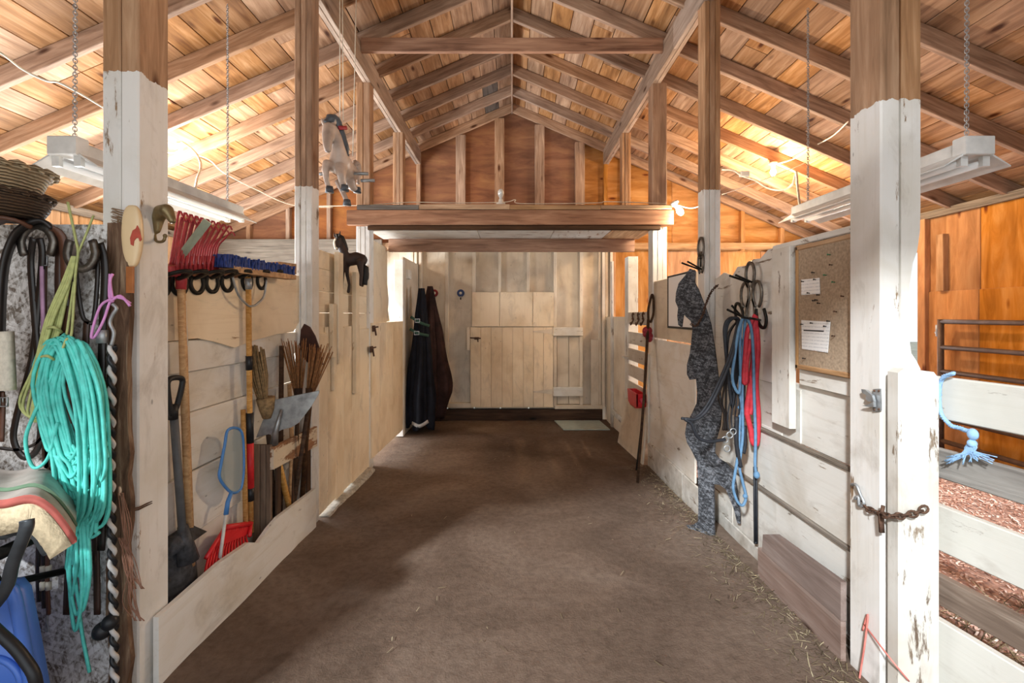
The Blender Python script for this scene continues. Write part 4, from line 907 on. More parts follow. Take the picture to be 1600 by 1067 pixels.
tag(mk('black_lead_coil', [tube([R(264 - k * 4, 54, -.02 - k * .012), R(236 - k * 4, 50, -.02), R(212 - k * 3, 84, -.02), R(206, 170, -.02), R(222 + k * 5, 260 + k * 60, -.02), R(250, 210, -.03), R(262, 110, -.03)], .0095, 7, True, 5) for k in range(4)], m_krope), 'coiled black lead rope on the near end of the rack', 'rope')
t = emp('black_halter', R(250, 640), 'black webbing halter with metal rings behind the blue rope', 'halter')
mk('webbing', [tube([R(262, 100, -.04), R(262 - 4 * k, 300, -.04), R(226 + k * 14, 420, -.03 + .015 * k), R(216 + k * 16, 490, -.02), R(226 + k * 16, 540, -.01), R(262 + k * 8, 500, -.02), R(290, 380, -.03), R(284, 200, -.04)], 0, closed=True, sub=5, flat=((0.4, 1, 0), .012, .003)) for k in range(4)], m_krope, t)
mk('noseband', [tube([R(256, 480), R(254, 580), R(262, 650), R(272, 700)], .013, 7, False, 4), tube([R(290, 520, -.02), R(292, 600, -.02), R(284, 640, -.02)], .012, 7, False, 4)], m_krope, t)
for (a, b) in ((205, 580), (225, 560), (240, 545), (213, 620)):
    c = R(a, b, .01); mk('ring', [tube([c + V((math.cos(k * .6283) * .018, 0, math.sin(k * .6283) * .018)) for k in range(10)], .0035, 6, True)], m_galv, t)
t = emp('bridle_reins', R(200, 540), 'thin black reins with buckle hanging beside the bare post', 'reins')
for k in range(3): mk('rein', [tube([R(258, 60, -.05), R(214 + k * 3, 130, -.05), R(205 + k * 3, 300, -.05), R(176 + k * 16, 390 + k * 30, -.05), R(200 + k * 8, 470, -.05), R(196 + k * 8, 540, -.05)], 0, sub=5, flat=((0, 1, 0), .009, .0025))], m_leather2, t)
tag(mk('thin_black_cord', [tube([R(332, 700), R(333, 860), R(335, 1036)], .006, 6), tube([R(342, 700), R(343, 860), R(344, 1036)], .006, 6), tube([R(333, 1030), R(344, 1034)], .008, 6)], m_krope), 'thin black cord hanging lowest of all, below the blue knot', 'cord')
tag(mk('grey_wire_loop', [tube([R(350, 100, -.06), R(372, 130, -.07), R(380, 260, -.07), R(376, 420, -.07), R(366, 520, -.07)], .0035, 5, False, 5)], m_galv), 'thin grey wire hanging on the boards beside the red rope', 'wire')

# cork board
CXB = 1.447
t = emp('cork_board', (CXB, 2.08, 1.18), 'framed cork board pinned with papers beside the white post', 'board')
m_cork = plain('cork', 'a8947e', 0.95, 0, 0.25, 90, 0.1, 0.3)
bx('cork_sheet', (CXB, CXB + 0.010), (1.875, 2.265), (1.19, 1.775), m_cork, t)
for a, b, c, d in ((1.87, 2.28, 1.77, 1.792), (1.87, 2.28, 1.172, 1.196), (2.262, 2.282, 1.172, 1.792)): bx('frame_strip', (CXB - 0.006, CXB + 0.014), (a, b), (c, d), m_tan, t)
def papermat(name, rows, head):
    s = NT(name); v = s.co((1, 1, 1), False); sep = s.n('ShaderNodeSeparateXYZ'); s.l(v, sep.inputs[0])
    ln = s.mth('FRACT', s.mth('MULTIPLY', sep.outputs[2], rows)); n = s.noise(v, 170, 2)
    mk_ = s.mth('MULTIPLY', s.mth('LESS_THAN', ln, 0.35), s.mth('GREATER_THAN', n, 0.46))
    return s.fin(s.mix(s.mth('MULTIPLY', mk_, 0.32), hx('f1f1f0'), hx('7c8794')), 0.7)
m_pap = papermat('printed_paper', 62, 0)
def paper(pts, X, label, lines=None, extra=None):
    t = emp('paper_sheet', WX(pts[0][0], pts[2][1], X), label, 'paper', 'pinned papers')
    mk('sheet', [prism([WX(a, b, X) for a, b in pts], (0.002, 0, 0))], m_pap, t, False)
    if lines:
        for a, b in lines: mk('ruled_line', [prism([WX(a[0], a[1] - 1, X - .0006), WX(b[0], b[1] - 1, X - .0006), WX(b[0], b[1] + 1, X - .0006), WX(a[0], a[1] + 1, X - .0006)], (0.0005, 0, 0))], m_black, t, False)
    return t
paper([(1252, 437), (1280, 434), (1281, 459), (1252, 461)], CXB - .004, 'small white note pinned near the top of the cork board')
paper([(1252, 500), (1297, 503), (1293, 551), (1253, 545)], CXB - .004, 'larger printed white sheet pinned low on the cork board', [((1255.5, 516), (1287, 517.5))])
m_gpin = plain('green_pin', '2f7a52', 0.4)
for (px, py, g, lab) in ((1256, 440, 0, 'dark push pin at the upper edge corner of the small note'), (1275, 437, 0, 'dark push pin at the top of the small note toward the post'), (1265, 458, 0, 'dark push pin at the foot of the small note'), (1280, 461, 0, 'dark push pin just off the lower corner of the small note'), (1272, 426, 0, 'dark push pin just above the small note'),
        (1273, 470, 0, 'first dark push pin of the trio under the small note'), (1277, 469, 0, 'middle dark push pin of the trio under the small note'), (1281, 474, 0, 'lowest dark push pin of the trio under the small note'), (1291, 430, 2, 'middle one of three green push pins on the cork board'), (1304, 441, 2, 'lowest of three green push pins on the cork board'), (1297, 398, 2, 'highest green push pin on the cork board'),
        (1318, 463, 1, 'rust-brown push pin near the post at mid height of the cork'), (1307, 487, 1, 'rust-brown push pin just above the larger sheet corner'), (1255, 507, 0, 'dark push pin at the upper corner of the larger sheet away from the post'), (1270, 505, 0, 'dark push pin at the top middle of the larger sheet'), (1291, 510, 0, 'dark push pin inside the top corner of the larger sheet'), (1296, 502, 0, 'dark push pin on the very corner tip of the larger sheet'),
        (1304, 525, 1, 'rust-brown push pin beside the larger sheet'), (1258, 560, 0, 'lowest dark push pin, below the larger sheet'), (1300, 414, 1, 'highest rust-brown push pin on the cork board')):
    c = WX(px, py, CXB - .003)
    o = mk('push_pin', [lathe([(0.0, 0), (0.003, 0.0), (0.002, 0.004), (0.0022, .009), (0.004, .011), (0.0035, .014), (0, .0145)], c, (-1, -.1, .1), 8)], m_gpin if g == 2 else (m_rust if g else m_black))
    tag(o, lab, 'push pin', 'push pins on the cork board')
# framed notice
t = emp('framed_notice', (1.39, 3.75, 1.33), 'black framed notice behind the silhouette head', 'notice')
FX = 1.392
bx('paper', (FX, FX + 0.004), (3.44, 3.985), (1.345, 1.775), m_pap, t)
for a, b, c, d in ((3.42, 4.0, 1.775, 1.79), (3.42, 4.0, 1.33, 1.347), (3.985, 4.0, 1.33, 1.79), (3.42, 3.435, 1.33, 1.79)): bx('frame_strip', (FX - .006, FX + .008), (a, b), (c, d), m_black, t)
# gate latch, chain, twine on the near post
t = emp('gate_latch', WX(1355, 640, 1.39), 'small grey metal gate latch on the white post', 'latch')
G = lambda a, b, x=1.392: WX(1320 + a / 3.556, 560 + b / 3.556, x)
pt = mk('plate', [prism([G(155, 170), G(195, 168), G(198, 290), G(155, 295)], (.006, 0, 0))], m_galv, t, False)
for pts in ([(90, 170), (115, 175), (150, 205), (160, 240), (130, 240), (112, 222), (120, 205), (95, 190)], [(95, 262), (125, 258), (158, 238), (160, 270), (130, 270)]): mk('striker', [prism([G(a, b, 1.378) for a, b in pts], (.01, 0, 0))], m_galv, t, False)
for (a, b) in ((165, 180), (190, 180), (165, 285), (190, 282)): mk('screw', [ball(G(a, b, 1.391), .004, 8, 6)], m_rust, pt)
t = emp('gate_chain', WX(1350, 830, 1.39), 'rusty chain with snap looped round the white post', 'chain')
cp = [WX(1346, 787, 1.386), WX(1360, 797, 1.384), (1.388, 1.68, H - 311 * 1.68 / F), W(1385, 806, 1.612), W(1410, 806, 1.606), W(1436, 800, 1.604), W(1450, 790, 1.61)]
mk('links', chain(cp, 0.013, 0.0042, 1.3), m_rust, t)
mk('snap_hook', [tube([WX(1331, 757, 1.385), WX(1338, 758, 1.38), WX(1344, 772, 1.38), WX(1350, 786, 1.38), WX(1343, 790, 1.38), WX(1341, 776, 1.38), WX(1336, 779, 1.38)], .006, 7, False, 5)], m_galv, t)
mk('hasp', [tube([W(1376, 800, 1.66), W(1378, 832, 1.66)], 0, flat=((1, 0, 0), .008, .004)), tube([W(1380, 790, 1.66), W(1376, 812, 1.66)], .007, 6)], m_rust, t)
tag(mk('pink_twine', [tube([WX(1348, 985, 1.39), WX(1356, 960, 1.385), WX(1352, 1000, 1.38), WX(1346, 1040, 1.38), WX(1340, 1080, 1.38)], .0035, 6, False, 5), tube([WX(1350, 975, 1.388), W(1392, 1030, 1.60), W(1420, 1064, 1.60)], .003, 6, False, 5)], plain('pink_baling_twine', 'd77f74', 0.7)), 'frayed pink baling twine at the foot of the white post', 'twine')

# ------------------------------------------------------------------ rail gate of the right stall
t = emp('stall_gate', (1.6, 1.4, 0), 'white and grey rail gate of the stall beside the chained post', 'gate')
gx = lambda Y: 1.585 + 0.17 * (1.72 - Y)
m_rail_grey = wood('grey_rail', ('6e6a66', '8d8a86', 'a5a29e'), rnd=.1, bst=.5); m_rail_brown = wood('brown_grey_rail', ('5c4f46', '7b6d63', '94877c'), rnd=.1, bst=.5)
for (za, zb, m) in ((1.061, 1.216, m_fence), (0.842, 0.949, m_rail_grey), (0.572, 0.74, m_fence), (0.37, 0.48, m_rail_brown), (0.06, 0.315, m_fence)):
    board('rail', (gx(1.70), 1.70, (za + zb) / 2), (gx(-0.6), -0.6, (za + zb) / 2), (0, 0, 1), zb - za, 0.03, m, t)
pts = [(1.40, 1.625, 0.0), (1.40, 1.625, 1.235), (1.42, 1.625, 1.25), (1.53, 1.625, 1.238), (1.548, 1.625, 1.215), (1.548, 1.625, 0.0)]
mk('stile', [prism(pts, (0, 0.045, 0))], paint('stile_paint', 'd5d2cb', UND, wear=0.405, stain='b5ab9c', spots=.8, ax='z'), t, False)
bx('stile', (gx(-.55) - .03, gx(-.55) + .03), (-0.6, -0.5), (0, 1.25), m_fence, t)
def GT(px, py, d=0.0):
    k = (px - CX) / F; Y = (1.585 + .17 * 1.72) / (k + .17); return V((gx(Y) - d, Y - d * .6, H + (CY - py) * Y / F))
t = emp('blue_twine', GT(1520, 720), 'braided light blue twine tied round the top gate rail, frayed end', 'twine')
m_btw = plain('light_blue_twine', '8fb4da', 0.7, 0, 0.2, 40)
A = [(1496, 582), (1480, 588), (1474, 600), (1473, 625), (1476, 645), (1490, 662), (1508, 668), (1520, 672)]
for k in range(3): mk('braid', [tube([GT(a, b, .03) + V((math.sin(i * 2.4 + k * 2.1) * .004, 0, math.cos(i * 2.4 + k * 2.1) * .004)) for i, (a, b) in enumerate([(p.x, p.y) for p in cat([(a, b, 0) for a, b in A], 5)])], .0055, 6)], m_btw, t)
mk('knot', [ball(GT(1526, 676, .035), .017, sc=(.8, 1, 1.2)), ball(GT(1525, 690, .035), .014)], m_btw, t)
tag(mk('frayed_end', [tube([GT(1524, 684, .035), GT(1522 + rt.uniform(-8, 10), 700, .04), GT(1522 + rt.uniform(-40, 44), 712 + rt.uniform(-6, 10), .045)], .0018, 4, False, 4) for _ in range(40)], m_btw, t), kind='stuff')
# pipe panel against the plywood
t = emp('pipe_gate', (4.4, 3.8, 0), 'dark tubular steel pipe panel standing against the orange plywood', 'gate')
PX = 4.46
m_pipe = plain('dark_pipe', '5c4c44', 0.5, 0.4, 0.3)
for z in (1.375, 1.11, 0.86, 0.62, 0.38, 0.14): mk('rail', [tube([(PX, 4.66, z), (PX, 1.9, z)], 0.024, 10)], m_pipe, t)
for Y in (4.66, 3.3, 1.9): mk('upright', [tube([(PX, Y, -0.02), (PX, Y, 1.40)], 0.028, 10)], m_pipe, t)
mk('hinge_pin', [tube([(PX, 4.70, 1.22), (PX, 4.70, 1.34)], .012, 8), tube([(PX, 4.66, 1.26), (PX, 4.72, 1.26)], .01, 8)], m_galv, t)

# ================================================================== FAR END
tag(mk('leaning_board', [prism([(1.287, 5.46, zf(5.46)), (1.385, 5.48, .43), (1.378, 4.60, .505), (1.325, 4.57, zf(4.57))], (0.02, 0, 0))], m_cream2, None, False), 'whitish board leaning under the slats at the end of the aisle', 'board')
t = emp('feed_scoop', (1.33, 4.75, .47), 'red plastic feed scoop on top of the leaning board', 'scoop')
pr_ = [(4.60, .50), (4.60, .63), (4.96, .63), (4.93, .50), (4.84, .475), (4.68, .475)]
mk('bowl', [prism([(1.28, a, b) for a, b in pr_], (0.012, 0, 0)), prism([(1.37, a, b) for a, b in pr_], (0.008, 0, 0)), prism([(1.28, 4.93, .5), (1.378, 4.93, .5), (1.378, 4.96, .63), (1.28, 4.96, .63)], (0, .008, 0)), prism([(1.28, 4.66, .475), (1.378, 4.66, .475), (1.378, 4.86, .475), (1.28, 4.86, .475)], (0, 0, .008)), prism([(1.28, 4.60, .5), (1.378, 4.60, .5), (1.378, 4.60, .63), (1.28, 4.60, .63)], (0, .008, 0))], plain('red_scoop', 'd0202c', 0.35, 0, .1), t, False)
mk('handle', [tube([(1.33, 4.62, .57), (1.31, 4.50, .58), (1.30, 4.44, .57)], .02, 10, False, 3)], plain('magenta_grip', 'c4285a', 0.4), t)
t = emp('hooked_pole', (1.13, 4.03, zf(4.03)), 'tall dark pole with looped top and red wrapping leaning on the post', 'pole')
p0, p1 = V((1.129, 4.03, zf(4.03))), V((1.33, 4.37, 1.40))
mk('shaft', [tube([p0, p0.lerp(p1, .5) + V((.008, 0, 0)), p1], [.012, .015], 8)], m_dark, t)
mk('loop', [tube([p1, p1 + V((-.0, 0, .1)), p1 + V((.03, .01, .22)), p1 + V((.045, .015, .24)), p1 + V((.055, .015, .18)), p1 + V((.05, .01, .05)), p1 + V((.02, 0, -.03))], .012, 8, False, 5)], m_dark, t)
mk('side_rod', [tube([p0.lerp(p1, .07) + V((-.02, 0, 0)), p0.lerp(p1, .32)], .007, 7)], m_iron, t)
q0 = p1 + V((-.01, 0, -.17))
mk('red_wrapping', [ball(q0 + V((0, 0, .06)), .05, 12, 8, (1, .8, .9)), ball(q0 + V((.015, -.01, .0)), .04, 12, 8, (1, .8, 1.3)), ball(q0 + V((-.012, .0, .03)), .035)], plain('red_wrap', '8e2732', 0.6, 0, .4, 60), t)
for k, px in enumerate((989, 997.5, 1005)):
    c = WX(px, 498, 1.385)
    tag(mk('letter_hook', [tube([c + V((0, -.03, .05)), c + V((0, -.005, .066)), c + V((0, .028, .045)), c + V((0, .012, .01)), c + V((0, -.012, -.01)), c + V((-.02, -.03, -.045)), c + V((-.025, 0, -.068)), c + V((-.02, .03, -.045))], .009, 7, False, 4), ball(c + V((0, .01, .0)), .014)], m_rust),
        ('rusty curled iron hook on the top slat, farthest from the post', 'middle rusty curled iron hook on the top slat', 'rusty curled iron hook on the top slat, next to the post')[k], 'hook', 'curled hooks')
tag(mk('floor_mat', [prism([(.63, 6.66, zf(6.6) + .004), (1.30, 6.66, zf(6.6) + .004), (1.33, 6.08, zf(6.1) + .004), (.70, 6.08, zf(6.1) + .004)], (0, 0, .014))], plain('pale_rubber_mat', 'a9b3ac', 0.5, 0, .12), None, False), 'pale grey-green mat lying on the dirt at the end wall', 'mat')
# rosettes
for px, col, lab in ((679, '8c2b33', 'red ring rosette hung on the end wall'), (720, '3a4a76', 'blue ring rosette hung on the end wall')):
    t = emp('ring_rosette', (bX(px), YB - .03, bz(468)), lab, 'rosette', 'ring rosettes')
    c = V((bX(px), YB - .02, bz(458)))
    mk('ring', [tube([c + V((math.cos(a) * .04, 0, math.sin(a) * .04)) for a in [k * math.pi / 10 for k in range(20)]], .018, 8, True)], plain('rosette_' + col, col, 0.6), t)
    mk('centre', [ball(c, .024, 12, 8, (1, .4, 1)), ball(c + V((0, -.005, -.05)), .014, 8, 6, (1, .5, 1))], m_wire, t)
    mk('tail', [tube([c + V((0, 0, -.05)), c + V((0, 0, -.10))], 0, flat=((1, 0, 0), .008, .003))], m_black, t)
# horse rugs
def drape(name, ax, top, R0, R1, h_, seed, mat, parent, a0, a1, prof, nu=70, nv=40):
    rg = random.Random(seed); ph = [rg.uniform(0, 6.28) for _ in range(6)]; vs, fs = [], []
    for j in range(nv + 1):
        v = j / nv
        for i in range(nu + 1):
            u = i / nu; a = a0 + (a1 - a0) * u
            r = prof(v) * (R0 + (R1 - R0) * 0.5) * (1 + 0.20 * math.sin(a * 5 + ph[0] + v * 2.5) + 0.12 * math.sin(a * 13 + ph[1] + v * 3) + 0.05 * math.sin(v * 17 + a * 3 + ph[2]))
            vs.append(V((ax[0] + math.cos(a) * r, ax[1] + math.sin(a) * r * 0.8, top - h_ * (v + 0.02 * math.sin(a * 5 + ph[3]) * v))))
    for j in range(nv):
        for i in range(nu): q = j * (nu + 1) + i; fs.append([q, q + 1, q + nu + 2, q + nu + 1])
    o = mk(name, [(vs, fs)], mat, parent); m = o.modifiers.new('thick', 'SOLIDIFY'); m.thickness = 0.012; return o
t = emp('horse_rug', (-1.25, 6.0, zf(6)), 'heavy brown-black horse rug hanging to the floor in the corner', 'blanket', 'horse rugs')
drape('rug', (-1.135, 6.20), 1.84, .215, .215, 1.82, 4, plain('brown_rug', '35231f', 0.85, 0, .5, 7, .2, .2), t, 0, 6.283, lambda v: 0.10 + 1.10 * min(1, v * 1.35) ** 1.0 * (1 if v < .80 else 1 - (v - .80) * 1.7))
t = emp('horse_rug', (-1.3, 5.85, zf(5.9)), 'navy horse rug with green straps in front of the brown one', 'blanket', 'horse rugs')
drape('rug', (-1.215, 6.00), 1.80, .21, .21, 1.84, 8, plain('navy_rug', '14161f', 0.8, 0, .5, 7, .25, .2), t, 0, 6.283, lambda v: 0.12 + 0.62 * min(1, v * 1.25) + .05 * v)
for (a, b, c, d) in ((-1.33, 1.42, -1.09, 1.30), (-1.34, 1.26, -1.10, 1.17)):
    sp_ = mk('strap', [tube([(a, 5.88, b), ((a + c) / 2, 5.845, (b + d) / 2 - .01), (c, 5.92, d)], 0, sub=4, flat=((0, 0, 1), .018, .003))], plain('green_strap', '2c4a3c', 0.7), t)
    mk('buckle', [tube([V((a + .1, 5.825, b - .05)) + V((x, 0, z)) for x, z in ((-.03, -.022), (.03, -.022), (.03, .022), (-.03, .022))], .006, 6, True)], m_galv, sp_)
mk('hem_band', [tube([(-1.31, 5.87, .03), (-1.2, 5.825, .0), (-1.10, 5.88, .05)], 0, sub=4, flat=((0, 0, 1), .022, .004))], plain('white_hem', 'b9b4ae', 0.8), t)

# ================================================================== HORSES
m_hbk = plain('dark_brown_plush', '3a2c26', 0.6, 0, .35, 12, .3); m_hblk = plain('black_hair', '17130f', 0.6, 0, .3, 40)
HY = 3.80
def K(a, b, d=0.0): return W(480 + a / 4.85, 340 + b / 4.85, HY - d)
t = emp('toy_horse', K(380, 420), 'dark brown toy horse with white blaze perched on the battens', 'toy horse')
bd = blob('body', [[(K(410, 320), .052), (K(370, 310), .058), (K(320, 320, .02), .055), (K(295, 320, .04), .048)], [(K(300, 310, .04), .042), (K(270, 250, .06), .034), (K(245, 190, .07), .030)], [(K(235, 170, .08), .030), (K(222, 195, .11), .024), (K(222, 232, .13), .017)],
                [(K(205, 115, .08), .006), (K(208, 140, .08), .010)], [(K(250, 105, .07), .006), (K(245, 135, .07), .010)],
                [(K(298, 340, .03), .026), (K(302, 430, .03), .015), (K(318, 510, .02), .012), (K(312, 562, .02), .014)], [(K(285, 340, .07), .024), (K(270, 420, .08), .015), (K(265, 500, .08), .012), (K(262, 540, .08), .014)],
                [(K(410, 330, -.01), .034), (K(432, 420, -.02), .018), (K(420, 470, -.02), .013), (K(418, 515, -.02), .014)], [(K(400, 340, .05), .032), (K(410, 430, .05), .017), (K(405, 510, .05), .013)]], 0.006, m_hbk, t)
mk('blaze', [tube([K(215, 160, .112), K(205, 190, .128), K(210, 222, .145)], 0, sub=3, flat=((1, 0, 0), .008, .004)), ball(K(218, 232, .142), .013, 10, 8, (1.1, .8, .8))], m_wire, bd)
mk('mane', [tube([K(240, 120, .06), K(262, 170, .05), K(285, 230, .03), K(300, 265, .02)], [.012, .03, .03, .026, .015], 8, False, 3), tube([K(225, 128, .09), K(228, 160, .115)], [.012, .006], 8)], m_hblk, t)
mk('tail', [tube([K(415, 330), K(440, 380), K(440, 440), K(435, 510)], [.012, .028, .032, .024], 8, False, 4)], m_hblk, t)
for (a, b) in ((206, 180), (236, 180)): mk('eye', [ball(K(a, b, .12), .006, 8, 6)], m_black, bd)

m_hors = plain('pale_carved_horse', 'b8a496', 0.4, 0, .3, 9, .5); m_hoof = plain('dark_slate_paint', '4b4f55', 0.4, 0, .3, 12)
HZ = 3.02
def Q2(a, b, d=0.0): return W(480 + a / 6.667, 160 + b / 6.667, HZ - d)
t = emp('hanging_horse', Q2(400, 900), 'pale carved carousel horse hanging on strings beside the post', 'carved horse')
bd = blob('body', [[(Q2(350, 640), .075), (Q2(390, 690, -.08), .072), (Q2(440, 740, -.18), .066)], [(Q2(335, 610, .02), .066), (Q2(330, 500, .05), .046), (Q2(300, 370, .06), .040), (Q2(260, 290, .07), .042)],
              [(Q2(230, 280, .09), .046), (Q2(215, 350, .12), .038), (Q2(210, 430, .15), .030), (Q2(215, 490, .16), .024)], [(Q2(150, 170, .08), .008), (Q2(175, 220, .08), .016)], [(Q2(285, 150, .06), .010), (Q2(280, 210, .06), .020)],
              [(Q2(290, 680, .03), .040), (Q2(205, 640, .10), .030), (Q2(190, 700, .11), .024), (Q2(200, 800, .09), .020), (Q2(220, 880, .08), .017), (Q2(232, 915, .09), .024)], [(Q2(350, 690, .05), .042), (Q2(355, 760, .10), .030), (Q2(370, 850, .08), .022), (Q2(385, 900, .08), .024)],
              [(Q2(430, 780, -.15), .05), (Q2(470, 880, -.18), .03), (Q2(520, 920, -.22), .022)], [(Q2(320, 830, -.06), .022), (Q2(370, 930, -.08), .020), (Q2(400, 1000, -.08), .018), (Q2(415, 1050, -.08), .022)]], 0.008, m_hors, t)
mk('mane', [tube([Q2(190, 215, .09), Q2(235, 180, .07), Q2(300, 190, .04), Q2(345, 300, .02), Q2(395, 440, .0), Q2(420, 560, -.03)], [.02, .035, .03, .026, .022, .012], 8, False, 3)], m_hoof, t)
for a, b, d in ((232, 920, .095), (390, 905, .085), (415, 1055, -.075), (522, 925, -.215)): mk('hoof', [lathe([(.0, .03), (.022, .028), (.028, -.012), (0, -.012)], Q2(a, b, d), seg=12)], m_hoof, bd)
for a, b, d in ((268, 320, .105), (185, 320, .125)): mk('eye', [ball(Q2(a, b, d), .012, 10, 8)], m_black, bd)
mk('bridle_strap', [tube([Q2(330, 265, .07), Q2(410, 265, .02)], 0, flat=((0, 0, 1), .012, .006))], m_red, t)
mk('tail', [tube([Q2(470, 720, -.22), Q2(505, 640, -.26), Q2(530, 720, -.28), Q2(530, 850, -.28)], [.018, .03, .028, .012], 8, False, 4)], m_hors, t)
mk('peg', [tube([Q2(460, 740, -.1), Q2(635, 742, -.1)], .012, 8), tube([Q2(130, 745, -.02), Q2(200, 745, -.02)], .012, 8)], m_galv, t); mk('peg', [tube([Q2(560, 815, -.16), Q2(700, 812, -.16)], .012, 8)], m_galv, t)
for a, (x1, y1, yz) in (((340, 190, .03), (531, 75, 3.02)), ((375, 190, .03), (535, 78, 3.02)), ((475, 560, -.12), (557, 80, 3.14))):
    e = W(x1, y1, yz); e.z = 3.73; mk('string', [tube([Q2(*a), e], .003, 5)], m_wire, t)

# ================================================================== LIGHT FITTINGS AND CABLES
m_wm = plain('white_enamel', 'c6c6c3', 0.5, 0.0, .15, 12); m_tube = plain('white_glass_tube', 'f2f3f3', 0.25, 0, .03)
for sgn, lab, xx in ((-1, 'white twin-tube shop light hanging on chains behind the tack post', 2.02), (1, 'white twin-tube shop light hanging on chains by the orange roof', 2.10)):
    t = emp('shop_light', (sgn * xx, 2.65, 2.13), lab, 'light fixture', 'hanging shop lights'); x0 = sgn * xx; za = 2.15
    y0, y1 = 2.02, 3.28
    bx('housing', (x0 - .055, x0 + .055), (y0, y1), (za + .02, za + .085), m_wm, t)
    for q in (-1, 1): mk('reflector', [prism([(x0 + q * .055, y0, za + .03), (x0 + q * .15, y0, za - .03), (x0 + q * .15, y0, za - .036), (x0 + q * .05, y0, za + .022)], (0, y1 - y0, 0))], m_wm, t, False)
    for q in (-1, 1):
        ft = mk('fluorescent_tube', [tube([(x0 + q * .05, y0 + .03, za - .012), (x0 + q * .05, y1 - .03, za - .012)], .017, 10)], m_tube, t)
        for Y in (y0 + .01, y1 - .03): mk('socket', [box((x0 + q * .05 - .016, x0 + q * .05 + .016), (Y, Y + .02), (za - .03, za + .03))], m_wm, ft, False)
    bx('end_cap', (x0 - .065, x0 + .065), (y0 - .012, y0 + .05), (za + .015, za + .10), m_wm, t)
    for Y in (y0 + .05, y1 - .1):
        top = ZR - SL * xx
        mk('hang_chain', chain([(x0, Y, za + .09), (x0 + .002, Y, (za + top) / 2), (x0, Y, top)], .009, .002, 1.4, 4), m_galv, t)
m_bulb = emit('lit_bulb_glass', 'fff1d6', 40)
def bulb(c, power, lab, lit=True, up=(0, 0, -1), col=(1, .78, .52), rad=.032):
    t = emp('light_bulb', c, lab, 'light bulb', 'bare light bulbs')
    prof = [(0.0, .105), (.018, .10), (.029, .08), (.031, .06), (.024, .035), (.015, .02), (.0145, .0)]
    mk('glass', [lathe(prof, c, up, 18)], m_bulb if lit else plain('clear_bulb', 'd8d8d4', 0.1, 0.2, .3, 6, .8), t)
    u = V(up).normalized(); mk('lamp_holder', [lathe([(0, .008), (.02, .006), (.026, -.02), (.045, -.03), (.045, -.045), (0, -.046)], c, up, 18)], plain('porcelain_%d' % len(MATS), 'ded9cf', .4), t)
    if lit:
        l = lamp('bulb_light', 'POINT', V(c) + u * .16, power, col, shadow_soft_size=.04)
bulb((-3.21, 4.34, 3.06), 42, 'glowing bare bulb under the roof behind the white tack post', col=(1, .93, .84))
bulb((3.02, 5.18, 3.16), 60, 'glowing bare bulb under the orange roof boards', col=(1, .70, .40))
bulb((1.60, 4.36, 2.50), 26, 'glowing bare bulb at the end of the front loft beam', up=(.3, -.25, -.6), col=(1, .82, .6))
bulb((-0.11, 4.42, 2.58), 0, 'unlit clear bulb standing on the loft edge', False, (0, -.3, 1))
def cable(name, pts, r, label, mat=m_wire): return tag(mk(name, [tube(pts, r, 6, False, 6)], mat), label, 'cable')
cable('roof_cable', [W(-40, 66, 2.3), W(0, 82, 2.4), W(35, 108, 2.5), W(72, 126, 2.57), W(92, 129, 2.58), W(125, 146, 2.65), W(165, 170, 2.8)], .006, 'grey-white cable stapled to the rafters in the upper corner')
cable('bulb_cable', [(-3.21, 4.34, 3.1), W(285, 222, 4.3), W(305, 238, 4.2), W(314, 258, 4.0), W(308, 280, 3.6), W(305, 295, 3.2)], .010, 'white cable curving down from the bulb to the shop light')
cable('string_line', [W(262, 238, 4.3), W(320, 246, 4.6), W(350, 270, 4.9), W(400, 296, 5.4), W(456, 320, 6.0), W(520, 324, 6.4)], .006, 'thin pale line strung across the rafters toward the gable')
cable('loft_cable', [W(470, 322, 4.42), W(560, 321, 4.42), W(640, 316, 4.42), W(700, 317, 4.42), W(785, 316, 4.42), W(805, 312, 4.42), W(815, 318, 4.42), W(930, 317, 4.42), W(950, 315, 4.42), W(1040, 318, 4.42)], .004, 'thin pale cable lying along the loft edge past the clear bulb')
cable('lamp_cord', [W(1128, 265, 4.6), W(1145, 266, 4.6), W(1160, 275, 4.6), W(1180, 282, 4.6), W(1200, 294, 4.5), W(1222, 297, 4.4), W(1238, 288, 4.2), W(1244, 268, 4.1), W(1246, 290, 3.8), W(1250, 326, 3.3)], .009, 'cream lamp cord sagging from the rafters to the orange-side shop light')
cable('switch_string', [W(1128, 304, 4.5), W(1185, 284, 4.7), W(1250, 258, 4.9), W(1322, 222, 5.0)], .004, 'thin string stretched from the post toward the orange rafters')
cable('ceiling_cable', [(3.02, 5.18, 3.18), W(1240, 248, 5.0), W(1265, 232, 4.8), W(1300, 213, 4.4), W(1325, 190, 4.0)], .007, 'white cable running from the glowing bulb up to the near post')
cable('bulb_lead', [(1.60, 4.36, 2.52), W(1080, 325, 4.2), W(1104, 318, 3.5)], .006, 'short pale lead from the loft bulb to the post')
t = emp('junction_box', W(1164, 272, 4.6), 'small white junction box on the lamp cord', 'box')
c = W(1163, 272, 4.6); mk('case', [box((c.x - .045, c.x + .045), (c.y - .02, c.y + .02), (c.z - .025, c.z + .025))], m_wm, t, False); mk('cover_plate', [box((c.x - .04, c.x + .04), (c.y - .026, c.y - .02), (c.z - .02, c.z + .02))], m_wm, t, False)

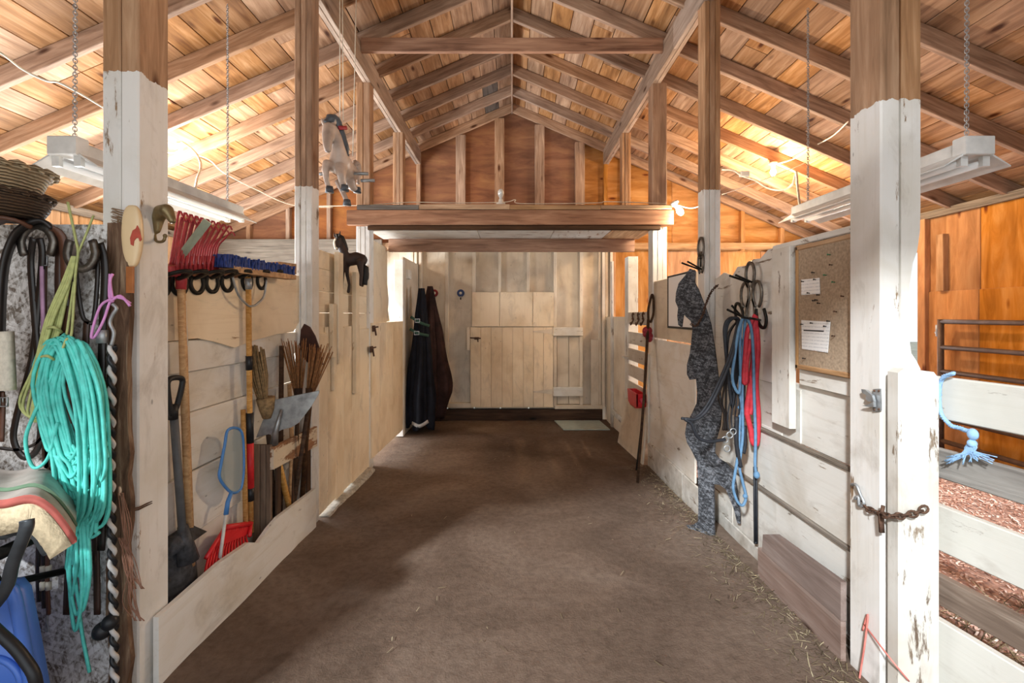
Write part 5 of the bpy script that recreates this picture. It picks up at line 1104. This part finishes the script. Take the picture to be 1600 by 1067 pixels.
# ================================================================== GROUND LITTER (uncountable)
rs = random.Random(77)
def flakes(name, n, area, zfun, Lr, Wr, mat, label, cat_, flat=0.5, dens=None):
    vs, fs = [], []
    while len(fs) < n:
        X, Y = rs.uniform(*area[0]), rs.uniform(*area[1])
        if dens and rs.random() > dens(X, Y): continue
        a = rs.uniform(0, 6.28); L = rs.uniform(*Lr); wd = rs.uniform(*Wr); tilt = rs.uniform(-flat, flat)
        d = V((math.cos(a), math.sin(a), math.sin(tilt))) * L; p = V((-math.sin(a), math.cos(a), rs.uniform(-.4, .4))) * wd
        c = V((X, Y, zfun(X, Y) + abs(d.z) + rs.uniform(0.001, 0.006))); k = len(vs)
        vs += [c - d - p, c + d - p, c + d + p, c - d + p]; fs.append([k, k + 1, k + 2, k + 3])
    return tag(link(name, vs, fs, mat), label, cat_, kind='stuff')
def litter_mat(name, stops):
    s = NT(name); g = s.n('ShaderNodeNewGeometry'); return s.fin(s.ramp(g.outputs['Random Per Island'], stops), 0.9, .15)
m_chip = litter_mat('wood_chips', [(0, hx('8d6254')), (.4, hx('c79c8a')), (.75, hx('e0c1b2')), (1, hx('f0dfd6'))])
m_hay = litter_mat('straw_litter', [(0, hx('453b30')), (.5, hx('74674f')), (1, hx('ada084'))])
nb = 40; vs, fs = [], []
for j in range(nb + 1):
    for i in range(nb + 1):
        X = 1.62 + i * 2.9 / nb; Y = 0.2 + j * 4.8 / nb; vs.append((X, Y, 0.03 + .025 * math.sin(X * 5 + Y * 2) * math.sin(Y * 6 + X) + rs.uniform(-.008, .008)))
for j in range(nb):
    for i in range(nb): q = j * (nb + 1) + i; fs.append([q, q + 1, q + nb + 2, q + nb + 1])
bed = link('shavings_bed', vs, fs, plain('shavings_base', 'ad8a7b', .95, 0, .35, 40, .1, .6), smooth=True); tag(bed, 'pinkish wood shavings bedding spread over the stall floor', 'bedding', kind='stuff')
ch = flakes('shavings', 34000, ((1.65, 4.45), (0.7, 4.9)), lambda x, y: .035 + .025 * math.sin(x * 5 + y * 2) * math.sin(y * 6 + x), (.005, .015), (.002, .006), m_chip, None, None)
ch.parent = bed; ch['kind'] = 'stuff'
flakes('straw', 1500, ((1.62, 2.5), (.7, 2.2)), lambda x, y: .06, (.02, .07), (.0012, .0025), m_hay, 'pale loose straw on the stall floor behind the gate', 'straw')
flakes('hay', 1700, ((.9, 1.36), (1.2, 4.5)), lambda x, y: zf(y) + .012, (.006, .026), (.0008, .0018), m_hay, 'scattered hay along the foot of the white partition', 'straw', .25, lambda x, y: max(0, (x - .95) / .41) ** 3)
flakes('chaff', 220, ((-1.3, 1.2), (1.4, 6.2)), lambda x, y: zf(y) + .004, (.004, .022), (.001, .002), m_hay, 'few loose bits of chaff on the dirt aisle', 'straw', .15)
